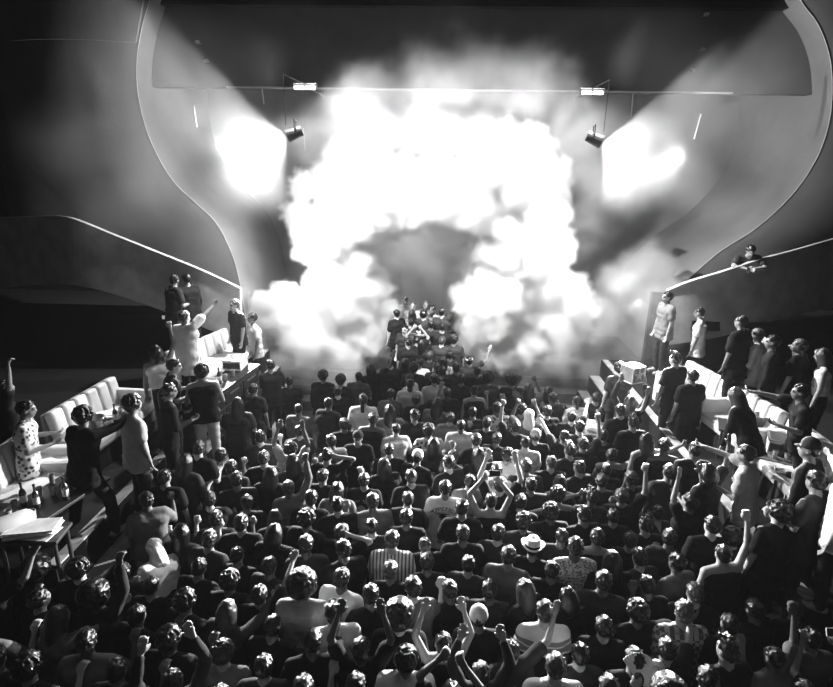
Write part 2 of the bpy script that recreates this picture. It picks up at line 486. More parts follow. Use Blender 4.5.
# pose = (right arm, left arm, lean forward deg, side lean deg, head yaw deg, head pitch deg, legs)
POSE = {
    'n': ('down', 'down', 2, 0, 0, 0, 'stand'),
    'b': ('bent', 'down', 4, 2, 12, -4, 'stand'),
    'f': ('bent', 'bent', 5, 0, -8, -6, 'stand'),
    'R': ('fist', 'down', 2, -5, 0, 6, 'stand'),
    'L': ('bent', 'fist', 2, 5, 0, 6, 'stand'),
    'A': ('up', 'up', 0, 0, 0, 8, 'stand'),
    'J': ('join', 'join', 3, 3, 0, -6, 'stand'),
    'P': ('phone', 'phone', 0, 0, 0, 0, 'stand'),
    'H': ('head', 'down', 4, 3, -10, -8, 'stand'),
    'G': ('point', 'down', 4, -3, 0, 6, 'stand'),
    'g': ('down', 'point', 4, 3, 0, 6, 'stand'),
    'O': ('out', 'out', 8, 0, 15, -10, 'wide'),
    'S': ('side', 'down', 2, 0, 10, 0, 'stand'),
    's': ('down', 'side', 2, 0, -10, 0, 'stand'),
    'F': ('fwd', 'bent', 8, 0, 0, 0, 'wide'),
    'E': ('elbow', 'down', 3, 0, 8, 0, 'stand'),
    'e': ('down', 'elbow', 3, 0, -8, 0, 'stand'),
    'W': ('wave', 'bent', 0, -4, 0, 4, 'stand'),
    'B': ('lean', 'lean', 38, 0, 10, -18, 'stand'),
    'D': ('out', 'down', 30, 12, 0, -12, 'wide'),
    'M': ('mouth', 'down', 0, 0, 5, 4, 'stand'),
    'T': ('lap', 'lap', 0, 0, 10, -4, 'sit'),
}
POSE_WORDS = {'n': '', 'b': '', 'f': 'forearms bent', 'R': 'one fist raised', 'L': 'left fist raised', 'A': 'both arms up', 'J': 'hands joined overhead',
              'P': 'holding both hands up', 'H': 'hand on head', 'G': 'pointing forward', 'g': 'reaching forward', 'O': 'arms spread',
              'S': 'arm stretched sideways', 's': 'left arm outstretched', 'F': 'arm reaching ahead', 'E': 'elbow bent', 'e': 'left elbow bent', 'W': 'hand waving',
              'B': 'leaning', 'D': 'bending over', 'M': 'hand at mouth', 'T': 'seated'}

def skeleton(pose):
    ra, la, lean, side, hy, hp, legs = POSE[pose]
    J = {}
    hipz = .93 if legs != 'sit' else .52
    hip = V((0, 0, hipz))
    T = Matrix.Translation(hip) @ Matrix.Rotation(math.radians(side), 4, 'Y') @ Matrix.Rotation(-math.radians(lean), 4, 'X')
    J['T'] = T
    up = lambda x, y, z: T @ V((x, y, z))
    J['waist'] = up(0, .0, .18); J['chest'] = up(0, .0, .40); J['neck'] = up(0, .005, .55); J['sr'] = up(.185, 0, .49); J['sl'] = up(-.185, 0, .49)
    hl = up(0, .03, .60)
    J['H'] = Matrix.Translation(hl) @ T.to_quaternion().to_matrix().to_4x4() @ Matrix.Rotation(math.radians(hy), 4, 'Z') @ Matrix.Rotation(math.radians(hp + lean * .6), 4, 'X') @ Matrix.Translation((0, .0, .10))
    for key, arm, s in (('r', ra, 1), ('l', la, -1)):
        u, f, c = ARM[arm]
        u = V((u.x * s, u.y, u.z)).normalized(); f = V((f.x * s, f.y, f.z)).normalized()
        if lean > 15 and arm in ('down', 'out'): pass
        sh = J['s' + key]
        if u.z > .3: sh = sh + V((-.02 * s, 0, .035)); J['s' + key] = sh
        J['e' + key] = sh + u * .285; J['w' + key] = J['e' + key] + f * .25; J['f' + key] = f; J['c' + key] = c
    for key, s in (('r', 1), ('l', -1)):
        J['h' + key] = hip + V((.088 * s, 0, -.02))
        if legs == 'sit':
            J['k' + key] = hip + V((.13 * s, .42, .0)); J['a' + key] = V((.13 * s, .46, .09)); 
        elif legs == 'wide':
            J['k' + key] = V((.17 * s, .10 * s + .05, .50)); J['a' + key] = V((.22 * s, .12 * s, .085))
        else:
            J['k' + key] = V((.105 * s, .025, .50)); J['a' + key] = V((.115 * s, -.01, .085))
    return J

def hand(bm, w, f, curl, s, lift):
    """palm, four unequal fingers with a bend, and a thumb leaving the side of the palm"""
    f = f.normalized()
    side = f.cross(V((0, 1, 0) if abs(f.y) < .8 else (0, 0, 1))).normalized()
    nrm = side.cross(f).normalized()                       # palm faces nrm
    if nrm.y < 0 and abs(f.y) < .8: nrm = -nrm; side = -side
    side = side * s if side.x * s > 0 or abs(side.x) < .2 else side
    thumb = -side * s if side.x * s > 0 else side
    for k in (-1, 0, 1):
        add_cone(bm, w + f * .01 + side * .013 * k, w + f * .085 + side * .024 * k, .016, .014, n=8, caps=2)
    for i, (o, L) in enumerate(((-.033, .062), (-.011, .072), (.011, .074), (.033, .066))):
        if thumb.dot(side) > 0: o = -o
        a = w + f * .088 + side * o
        d1 = (f + nrm * curl * .9 + side * o * 3).normalized(); b = a + d1 * L * .52
        d2 = (f * (1 - 1.2 * curl) + nrm * curl * 1.6 + side * o * 2).normalized(); c = b + d2 * L * .52
        add_cone(bm, a - f * .01, b, .0105, .0098, n=7, caps=2); add_cone(bm, b, c, .0098, .0088, n=7, caps=2)
    a = w + f * .03 + thumb * .022
    b = a + (thumb * .8 + f * .65 + nrm * .25).normalized() * .042; c = b + (f * .9 + thumb * (.35 - .5 * curl) + nrm * (.2 + .4 * curl)).normalized() * .034
    add_cone(bm, a, b, .0135, .0115, n=7, caps=2); add_cone(bm, b, c, .0115, .0100, n=7, caps=2)

def body_mesh(pose):
    J = skeleton(pose); bm = bmesh.new(); T = J['T']
    up = lambda x, y, z: T @ V((x, y, z))
    for z, hw, r in ((0.0, .085, .105), (.10, .070, .098), (.19, .062, .092), (.30, .085, .100), (.40, .105, .105)):
        add_cone(bm, up(-hw, 0, z), up(hw, 0, z), r, r)
    for x in (-.06, .06): add_cone(bm, up(x, 0, 0), up(x * 1.4, 0, .40), .09, .10)
    add_cone(bm, up(-.12, 0, .485), up(.12, 0, .485), .058, .058); add_cone(bm, up(0, .0, .47), up(0, .02, .62), .062, .056)
    add_cone(bm, J['sr'], up(.03, 0, .53), .058, .052); add_cone(bm, J['sl'], up(-.03, 0, .53), .058, .052)
    H = J['H']
    h3 = H.to_3x3().to_4x4()
    for c, r in (((0, -.012, .022), (.074, .094, .083)), ((0, .022, -.035), (.060, .070, .075)), ((0, .045, -.078), (.040, .040, .035)),
                 ((0, .092, -.018), (.013, .020, .024)), ((0, .085, -.056), (.024, .014, .011)), ((0, .068, .022), (.050, .028, .014)),
                 ((.076, -.008, -.012), (.009, .020, .031)), ((-.076, -.008, -.012), (.009, .020, .031))):
        add_ellip(bm, H @ V(c), r, mtx=h3)
    for k, s in (('r', 1), ('l', -1)):
        add_cone(bm, J['s' + k], J['e' + k], .050, .038); add_cone(bm, J['e' + k], J['w' + k], .040, .025)
        hand(bm, J['w' + k], J['f' + k], J['c' + k], s, 0)
        add_cone(bm, J['h' + k], J['k' + k], .088, .056); add_cone(bm, J['k' + k], J['a' + k], .055, .038)
        kk = (J['k' + k] + J['a' + k] * .6) / 1.6; add_cone(bm, kk + V((0, -.015, .04)), kk + V((0, -.012, -.06)), .048, .045)
        ft = J['a' + k]; add_cone(bm, ft + V((0, -.04, -.05)), ft + V((0, .15, -.055)), .036, .030); add_cone(bm, ft, ft + V((0, .06, -.045)), .040, .038)
    hands = (J['wr'], J['wl'])
    me = voxel(bm, 'body_' + pose, .0125, 2, keep=lambda c: any((c - h).length < .20 for h in hands) and c.z > .3)
    # face colouring: eyes, brows and lips are patches of the one surface
    me.materials.append(None); me.materials.append(M['face_dark']); me.materials.append(M['lip'])
    Hi = H.inverted()
    for p in me.polygons:
        c = Hi @ p.center
        if c.y > .055:
            ax = abs(c.x)
            if (.016 < ax < .046 and abs(c.z - .004) < .008) or (.014 < ax < .052 and abs(c.z - .027) < .005): p.material_index = 1
            elif ax < .026 and abs(c.z + .056) < .009: p.material_index = 2
    return me, J

def shirt_mesh(pose, kind):
    J = skeleton(pose); bm = bmesh.new(); T = J['T']
    up = lambda x, y, z: T @ V((x, y, z))
    sl = {'tee': .62, 'tank': 0, 'long': 1.0, 'crop': 0, 'loose': .75}[kind]
    lowz = {'tee': -.14, 'tank': -.06, 'long': -.13, 'crop': .14, 'loose': -.26}[kind]
    g = .034 if kind == 'loose' else .022 if kind in ('tee', 'long') else .012
    for z, hw, r in ((lowz, .100, .122), ((lowz + .1), .098, .118), (.05, .095, .114), (.12, .082, .108), (.22, .080, .102), (.31, .095, .108), (.40, .115, .110)):
        if z >= lowz: add_cone(bm, up(-hw, 0, z), up(hw, 0, z), r + g - .006, r + g - .006)
    for x in (-.06, .06): add_cone(bm, up(x * 1.2, 0, lowz), up(x * 1.6, 0, .40), .100 + g, .095 + g)
    if kind not in ('crop', 'tank'):
        add_cone(bm, up(-.13, 0, .485), up(.13, 0, .485), .062 + g * .5, .062 + g * .5)
        for k, s in (('r', 1), ('l', -1)):
            S, E, W = J['s' + k], J['e' + k], J['w' + k]
            add_cone(bm, S, up(.04 * s, 0, .525), .060 + g * .5, .050 + g * .4)
            if kind == 'long':
                add_cone(bm, S, E, .056 + g * .6, .050 + g * .4); add_cone(bm, E, E.lerp(W, .92), .050 + g * .4, .036 + g * .3)
            else:
                e = S.lerp(E, min(sl, 1)); add_cone(bm, S, e, .060 + g * .6, .060 + g * .8)
    else:
        for s in (-1, 1): add_cone(bm, up(.085 * s, 0, .40), up(.085 * s, 0, .515), .045, .035)
    me = voxel(bm, 'shirt_%s_%s' % (kind, pose), .016, 2)
    zc = T @ V((0, 0, lowz - .02)); n = T.to_3x3() @ V((0, 0, -1))
    cut(me, zc, n)
    # wrinkles: gentle folds pressed along the torso
    rnd = random.Random(pose + kind); a = rnd.random() * 6
    Ti = T.inverted()
    for v in me.vertices:
        c = Ti @ v.co
        amp = .0055 * (1.3 if kind == 'loose' else 1)
        w = math.sin(c.x * 26 + 5 * math.sin(c.z * 7 + a) + (3 if c.y < 0 else 0)) * (.4 + .6 * max(0, .45 - c.z) / .45)
        d = w * amp * .75 + math.sin(c.z * 34 + c.x * 22 + 3 * math.sin(c.x * 11 + a)) * .0022
        v.co += v.normal * d
    return me

def trouser_mesh(legs, short=False):
    pose = {'stand': 'n', 'wide': 'O', 'sit': 'T'}[legs]
    J = skeleton(pose); bm = bmesh.new()
    hip = V((0, 0, .93 if legs != 'sit' else .52))
    add_cone(bm, hip + V((-.09, 0, .0)), hip + V((.09, 0, .0)), .112, .112)
    add_cone(bm, hip + V((-.07, 0, .10)), hip + V((.07, 0, .10)), .100, .100)
    for k in ('r', 'l'):
        add_cone(bm, J['h' + k], J['k' + k], .108, .076)
        if not short: add_cone(bm, J['k' + k], J['a' + k] + V((0, 0, -.01)), .078, .062)
    me = voxel(bm, 'trousers_' + legs, .018, 2)
    for v in me.vertices:
        v.co += v.normal * (math.sin(v.co.z * 48 + v.co.x * 30) * .003)
    return me

def shoe_mesh(legs, k):
    pose = {'stand': 'n', 'wide': 'O', 'sit': 'T'}[legs]
    J = skeleton(pose); bm = bmesh.new()
    ft = J['a' + k]
    add_cone(bm, ft + V((0, -.045, -.04)), ft + V((0, .16, -.045)), .043, .038); add_cone(bm, ft + V((0, 0, .01)), ft + V((0, .06, -.035)), .046, .044)
    me = voxel(bm, 'shoe_' + legs, .014, 2)
    return cut(me, V((0, 0, .004)), V((0, 0, -1)))

def hair_mesh(kind):
    """hair in the head's own frame (origin at the head's centre, face towards +y)"""
    rnd = random.Random(kind); bm = bmesh.new()
    def cap(r, c, grow=0):
        add_ellip(bm, c, (r[0] + grow, r[1] + grow, r[2] + grow))
    def tufts(n, size, length, rr=1.0, flow=(0, -.5, -.6), face=.045, low=-.05):
        k = 0
        while k < n:
            d = V((rnd.gauss(0, 1), rnd.gauss(0, 1), rnd.gauss(0, 1))).normalized()
            p = V((d.x * .083 * rr, d.y * .100 * rr - .014, d.z * .092 * rr + .026))
            if p.z < low or (p.y > face and p.z < .062) or (p.z < .02 and p.y > -.005 and abs(p.x) > .05): continue
            t = (V(flow) + d * .5 + V((rnd.uniform(-.5, .5), rnd.uniform(-.4, .4), rnd.uniform(-.4, .4)))).normalized() * length * rnd.uniform(.6, 1.2)
            add_cone(bm, p - t * .3, p + t, size, size * .45, n=6, caps=2); k += 1
    vox = .008
    if kind == 'short':
        cap((.080, .094, .084), (0, -.022, .030)); cap((.072, .060, .060), (0, -.052, -.02)); tufts(170, .0085, .024)
    elif kind == 'crop':
        cap((.078, .093, .080), (0, -.020, .028)); cap((.068, .056, .060), (0, -.050, -.02)); tufts(90, .007, .012); 
    elif kind == 'quiff':
        cap((.078, .092, .082), (0, -.020, .030)); cap((.068, .056, .055), (0, -.050, -.02)); tufts(110, .0085, .024)
        for _ in range(40):
            p = V((rnd.uniform(-.05, .05), rnd.uniform(-.02, .07), .10)); add_cone(bm, p, p + V((rnd.uniform(-.02, .02), rnd.uniform(-.02, .03), rnd.uniform(.015, .045))), .014, .007, n=6, caps=2)
    elif kind == 'curly':
        cap((.092, .104, .096), (0, -.020, .036)); cap((.085, .070, .075), (0, -.05, -.02))
        k = 0
        while k < 260:
            d = V((rnd.gauss(0, 1), rnd.gauss(0, 1), rnd.gauss(0, 1))).normalized()
            p = V((d.x * .105, d.y * .115 - .018, d.z * .110 + .03))
            if p.z < -.06 or (p.y > .05 and p.z < .075): continue
            add_ellip(bm, p, (rnd.uniform(.009, .017),) * 3, n=7, m=4); k += 1
    elif kind == 'afro':
        cap((.140, .150, .142), (0, -.025, .052)); vox = .010
        k = 0
        while k < 380:
            d = V((rnd.gauss(0, 1), rnd.gauss(0, 1), rnd.gauss(0, 1))).normalized()
            p = V((d.x * .143, d.y * .153 - .022, d.z * .145 + .052))
            if p.z < -.08 or (p.y > .055 and p.z < .075): continue
            add_ellip(bm, p, (rnd.uniform(.009, .017),) * 3, n=7, m=4); k += 1
    elif kind in ('long', 'bob'):
        cap((.084, .098, .088), (0, -.022, .030)); cap((.078, .066, .07), (0, -.05, -.02)); tufts(60, .013, .045, flow=(0, -.2, -1))
        L = -.36 if kind == 'long' else -.13
        for k in range(34):
            a = PI * (.12 + 1.76 * k / 33) + PI / 2
            x, y = .082 * math.cos(a), .085 * math.sin(a) - .02
            e = L + rnd.uniform(-.04, .04) + (.05 if y > -.02 else 0)
            p = V((x, y, .02)); q = V((x * 1.15, y * 1.0 - .03, e * .45)); r = V((x * (1.25 if kind == 'long' else 1.05) + rnd.uniform(-.01, .01), y * .8 - .055, e))
            add_cone(bm, p, q, .024, .024, n=7, caps=2); add_cone(bm, q, r, .024, .011, n=7, caps=2)
        vox = .012
    elif kind in ('bun', 'pony'):
        cap((.080, .095, .085), (0, -.022, .028)); cap((.072, .058, .06), (0, -.050, -.02)); tufts(70, .009, .025, flow=(0, -.8, .2))
        if kind == 'bun': add_ellip(bm, (0, -.075, .105), (.040, .040, .036))
        else:
            for _ in range(12):
                x = rnd.uniform(-.014, .014); add_cone(bm, V((x, -.115, .04)), V((x * 1.6, -.15, -.06)), .018, .019, n=7, caps=2); add_cone(bm, V((x * 1.6, -.15, -.06)), V((x * 2.2, -.12, -.27 + rnd.uniform(-.03, .03))), .019, .008, n=7, caps=2)
    me = voxel(bm, 'hair_' + kind, vox, 3 if kind in ('curly', 'afro', 'quiff') else 5)
    return me

def hat_mesh(kind):
    bm = bmesh.new()
    if kind == 'cap':
        add_lathe(bm, [(.092, .0), (.093, .03), (.088, .065), (.066, .098), (.035, .114), (.006, .119)], (0, -.012, .024), 20)
        pts = [V((.088 * math.cos(a), .085 * math.sin(a) - .012 + (.062 * math.sin(a) ** 2 if math.sin(a) > 0 else 0), .030 - .010 * math.sin(a))) for a in [PI * k / 12 for k in range(13)]]
        inn = [V((.08 * math.cos(a), .075 * math.sin(a) - .012, .032)) for a in [PI * k / 12 for k in range(13)]]
        strip(bm, pts, inn, (0, 0, .006)); add_ellip(bm, (0, -.012, .144), (.009, .009, .005))
    elif kind == 'beanie':
        add_lathe(bm, [(.094, -.005), (.097, .005), (.097, .035), (.092, .045), (.086, .080), (.060, .115), (.02, .130), (.004, .132)], (0, -.015, .012), 20)
    elif kind == 'fedora':
        prof = [(.148, .030), (.150, .035), (.122, .026), (.096, .028), (.096, .060), (.090, .120), (.078, .136), (.050, .130), (.02, .118), (.003, .116)]
        add_lathe(bm, [(.094, .022)] + prof, (0, -.01, .015), 28)
        for v in bm.verts:
            r = math.hypot(v.co.x, v.co.y)
            if r > .12: v.co.z += .055 * (abs(v.co.x) / .18) ** 2 - .012 * max(0, v.co.y / .18)
            elif v.co.z > .09 and v.co.y > 0: v.co.x *= .86
    elif kind == 'band':
        add_lathe(bm, [(.0975, .044), (.0985, .050), (.0975, .072), (.0965, .074)], (0, -.01, .0), 28)
    elif kind == 'scarf':
        add_ellip(bm, (0, -.018, .022), (.093, .106, .098)); add_cone(bm, (0, -.055, -.03), (0, -.05, -.20), .085, .115, n=18)
        me = voxel(bm, 'scarf', .012, 3)
        for v in me.vertices: v.co += v.normal * math.sin(v.co.x * 70 + v.co.z * 25) * .003
        b = bmesh.new(); b.from_mesh(me)
        bmesh.ops.delete(b, geom=[v for v in b.verts if v.co.y > .045 and v.co.z < .055], context='VERTS')
        b.to_mesh(me); b.free(); return me
    elif kind == 'headband':
        add_lathe(bm, [(.088, .052), (.093, .054), (.093, .070), (.088, .072)], (0, -.018, .0), 22)
    bmesh.ops.recalc_face_normals(bm, faces=bm.faces)
    me = bpy.data.meshes.new('hat_' + kind); bm.to_mesh(me); bm.free()
    for p in me.polygons: p.use_smooth = True
    return me

# materials for people
for nm, g in (('skin_pale', .36), ('skin_mid', .20), ('skin_dark', .08)): M[nm] = mat(nm, g, .5, .45)
M['face_dark'] = mat('brow_and_eye', .02, .5, .3); M['lip'] = mat('lip', .16, .5, .4)
for nm, g in (('hair_black', .003), ('hair_brown', .006), ('hair_fair', .035)):
    M[nm] = mat(nm, g, .30, .42)
    _n = M[nm].node_tree; _t = _n.nodes.new('ShaderNodeTexCoord'); _m = _n.nodes.new('ShaderNodeMapping'); _m.inputs['Scale'].default_value = (1, 1, .12)
    _z = _n.nodes.new('ShaderNodeTexNoise'); _z.inputs['Scale'].default_value = 160; _b = _n.nodes.new('ShaderNodeBump'); _b.inputs['Strength'].default_value = .6; _b.inputs['Distance'].default_value = .006
    _n.links.new(_t.outputs['Object'], _m.inputs[0]); _n.links.new(_m.outputs[0], _z.inputs['Vector']); _n.links.new(_z.outputs['Fac'], _b.inputs['Height']); _n.links.new(_b.outputs['Normal'], _n.nodes['Principled BSDF'].inputs['Normal'])
for nm, g in (('cloth_black', .006), ('cloth_dark', .022), ('cloth_grey', .11), ('cloth_light', .28), ('cloth_white', .68)):
    M[nm] = mat(nm, g, .85, .15 if g < .1 else .2, noise=.10, nscale=9, bump=.25, bscale=28)
M['denim'] = mat('dark_denim', .03, .9, .2, noise=.3, nscale=30); M['trouser_black'] = mat('black_trousers', .012, .9, .2); M['trouser_pale'] = mat('pale_trousers', .40, .9, .2, noise=.1)

def stripes(name, axis, scale, lo, hi, kind='wave'):
    m = mat(name, lo, .85, .2); nt = m.node_tree; b = nt.nodes['Principled BSDF']
    tc = nt.nodes.new('ShaderNodeTexCoord')
    if kind == 'wave':
        w = nt.nodes.new('ShaderNodeTexWave'); w.bands_direction = axis; w.inputs['Scale'].default_value = scale; out = w.outputs['Fac']
    elif kind == 'check':
        w = nt.nodes.new('ShaderNodeTexChecker'); w.inputs['Scale'].default_value = scale; out = w.outputs['Fac']
    else:
        w = nt.nodes.new('ShaderNodeTexVoronoi'); w.inputs['Scale'].default_value = scale; out = w.outputs['Distance']
    nt.links.new(tc.outputs['Object'], w.inputs['Vector'])
    r = nt.nodes.new('ShaderNodeMapRange'); r.inputs['To Min'].default_value = lo; r.inputs['To Max'].default_value = hi
    r.inputs['From Min'].default_value = .25; r.inputs['From Max'].default_value = .6
    nt.links.new(out, r.inputs['Value']); nt.links.new(r.outputs['Result'], b.inputs['Base Color'])
    return m
M['cloth_striped'] = stripes('striped_cloth', 'X', 7.5, .10, .60)
M['cloth_knit'] = stripes('knitted_cloth', 'X', 42, .10, .55, 'voronoi')
M['cloth_check'] = stripes('checked_cloth', 'X', 22, .08, .30, 'check')
M['cloth_pattern'] = stripes('patterned_cloth', 'X', 18, .02, .6, 'voronoi')
M['cloth_yoke'] = mat('grey_cloth_with_pale_bands', .12, .85, .2)
_nt = M['cloth_yoke'].node_tree; _tc = _nt.nodes.new('ShaderNodeTexCoord'); _sx = _nt.nodes.new('ShaderNodeSeparateXYZ'); _cr = _nt.nodes.new('ShaderNodeValToRGB')
_nt.links.new(_tc.outputs['Object'], _sx.inputs[0]); _mr = _nt.nodes.new('ShaderNodeMapRange'); _mr.inputs['From Min'].default_value = 1.1; _mr.inputs['From Max'].default_value = 1.55
_nt.links.new(_sx.outputs['Z'], _mr.inputs['Value']); _nt.links.new(_mr.outputs['Result'], _cr.inputs[0]); _cr.color_ramp.interpolation = 'CONSTANT'
_els = _cr.color_ramp.elements; _els[0].color = (.03, .03, .03, 1); _els[1].position = .30; _els[1].color = (.5, .5, .5, 1)
for _p, _g in ((.36, .14), (.52, .45), (.56, .14), (.66, .5)):
    _e = _els.new(_p); _e.color = (_g, _g, _g, 1)
_nt.links.new(_cr.outputs[0], _nt.nodes['Principled BSDF'].inputs['Base Color'])

_cache = {}
def cached(f, *a):
    k = (f.__name__,) + a
    if k not in _cache: _cache[k] = f(*a)
    return _cache[k]

def part(name, me, parent, m, label=None, mtx=None):
    o = bpy.data.objects.new(name, me)
    if not me.materials: me.materials.append(m)
    o.material_slots[0].link = 'OBJECT'; o.material_slots[0].material = m
    o.parent = parent
    if mtx is not None: o.matrix_local = mtx
    COL.objects.link(o)
    if label: o['label'] = label
    return o

HAIR = {'s': ('short', 'hair_black'), 'S': ('short', 'hair_brown'), 'y': ('short', 'hair_fair'), 'q': ('quiff', 'hair_black'), 'k': ('crop', 'hair_black'), 'K': ('crop', 'hair_fair'),
        'u': ('curly', 'hair_black'), 'a': ('afro', 'hair_black'), 'l': ('long', 'hair_black'), 'Y': ('long', 'hair_fair'), 'o': ('bob', 'hair_brown'), 'b': ('bun', 'hair_black'), 'p': ('pony', 'hair_brown'),
        'c': ('crop', 'hair_black'), 'n': ('crop', 'hair_black'), 'f': ('crop', 'hair_black'), 'h': (None, None), 'd': ('short', 'hair_black')}
HAT = {'c': ('cap', 'cloth_dark'), 'C': ('cap', 'cloth_white'), 'n': ('beanie', 'cloth_light'), 'f': ('fedora', 'cloth_white'), 'h': ('scarf', 'cloth_white'), 'd': ('headband', 'cloth_white')}
HAIR['C'] = ('crop', 'hair_black')
HAIR_WORDS = {'s': 'short dark hair', 'S': 'short brown hair', 'y': 'short fair hair', 'q': 'swept-up dark hair', 'k': 'cropped dark hair', 'K': 'cropped fair hair', 'u': 'thick curly hair', 'a': 'a big rounded mop of hair',
              'l': 'long dark hair', 'Y': 'long fair hair', 'o': 'a jaw-length bob', 'b': 'hair in a bun', 'p': 'a ponytail', 'c': 'a dark cap', 'C': 'a white cap', 'n': 'a pale beanie', 'f': 'a fedora', 'h': 'a pale headscarf', 'd': 'a pale headband'}
TOP = {'k': ('tee', 'cloth_black', 'black tee'), 'd': ('tee', 'cloth_dark', 'dark grey tee'), 'g': ('tee', 'cloth_grey', 'grey tee'), 'i': ('tee', 'cloth_light', 'light grey tee'), 'w': ('tee', 'cloth_white', 'white tee'),
       'K': ('long', 'cloth_black', 'black long-sleeved top'), 'D': ('long', 'cloth_dark', 'dark shirt'), 'W': ('long', 'cloth_white', 'white shirt'), 'G': ('long', 'cloth_grey', 'grey long-sleeved top'),
       't': ('tank', 'cloth_black', 'black tank top'), 'T': ('tank', 'cloth_white', 'white tank top'), 'c': ('crop', 'cloth_white', 'white crop top'), 'C': ('crop', 'cloth_black', 'black crop top'),
       'L': ('loose', 'cloth_grey', 'loose grey tee'), 'B': ('loose', 'cloth_white', 'loose white tee'), 'x': ('tee', 'cloth_striped', 'striped shirt'), 'X': ('long', 'cloth_knit', 'knitted pullover'),
       'y': ('tee', 'cloth_yoke', 'banded grey tee'), 'v': ('tee', 'cloth_check', 'checked shirt'), 'p': ('tee', 'cloth_pattern', 'patterned shirt'), 'J': ('loose', 'cloth_black', 'long black open shirt')}
SKINS = ('skin_mid', 'skin_pale', 'skin_dark', 'skin_mid')

def print_mesh(kind):
    """an arc of worn block letters over a small emblem on the back of a tee"""
    bm = bmesh.new(); rnd = random.Random(kind)
    n = 9
    for i in range(n):
        if kind == 'varsity' and i == 4: continue
        a = math.radians(145 - 110 * i / (n - 1)); r = .115
        c = V((r * math.cos(a) * 1.05, 0, r * math.sin(a) * .75))
        R = Matrix.Rotation(-(a - PI / 2), 4, 'Y')
        hgt = .034
        parts = rnd.choice((((-.009, 0, .005, 1), (.009, 0, .005, 1), (0, .4, .018, .16)), ((-.009, 0, .005, 1), (0, .42, .02, .16), (0, -.42, .02, .16)), ((-.009, 0, .005, 1), (0, .42, .02, .16), (.009, .2, .005, .5), (0, 0, .018, .14)), ((0, 0, .006, 1), (0, .42, .024, .16))))
        for (x, z, w, h) in parts:
            add_box(bm, (0, 0, 0), (w, .004, hgt * h), mtx=Matrix.Translation(c) @ R @ Matrix.Translation((x, 0, z * hgt)))
    if kind == 'varsity':
        add_ellip(bm, (0, 0, -.02), (.05, .003, .045)); add_box(bm, (.0, 0, -.075), (.10, .004, .012))
    else:
        add_ellip(bm, (0, 0, .01), (.035, .003, .024)); add_box(bm, (0, 0, .035), (.12, .004, .008)); add_box(bm, (0, 0, -.02), (.05, .004, .008))
    bmesh.ops.recalc_face_normals(bm, faces=bm.faces)
    me = bpy.data.meshes.new('print_' + kind); bm.to_mesh(me); bm.free()
    return me

def make_person(x, y, z, hair, top, pose, yaw=0.0, scale=1.0, skin='skin_mid', legs='k', name='person'):
    me, J = cached(body_mesh, pose)
    o = bpy.data.objects.new(name, me)
    o.material_slots[0].link = 'OBJECT'; o.material_slots[0].material = M[skin]
    COL.objects.link(o)
    o.location = (x, y, z); o.rotation_euler = (0, 0, math.radians(yaw)); o.scale = (scale,) * 3
    kind, m, _ = TOP[top]
    sh = part('shirt', cached(shirt_mesh, pose, kind), o, M[m])
    lg = POSE[pose][6]
    part('trousers', cached(trouser_mesh, lg, legs == 's'), o, M[{'k': 'trouser_black', 'd': 'denim', 'w': 'trouser_pale', 's': 'trouser_black'}[legs]])
    for k in ('r', 'l'): part('shoe', cached(shoe_mesh, lg, k), o, M['cloth_light'])
    hk, hm = HAIR[hair]
    if hk: part('hair', cached(hair_mesh, hk), o, M[hm], mtx=J['H'])
    if hair in HAT:
        tk, tm = HAT[hair]
        hp = part({'cap': 'cap', 'beanie': 'beanie', 'fedora': 'fedora', 'scarf': 'headscarf', 'headband': 'headband'}[tk], cached(hat_mesh, tk), o, M[tm], mtx=J['H'])
        if tk == 'fedora': part('hat_band', cached(hat_mesh, 'band'), hp, M['cloth_black'], 'dark hat band', mtx=Matrix.Identity(4))
    return o, J
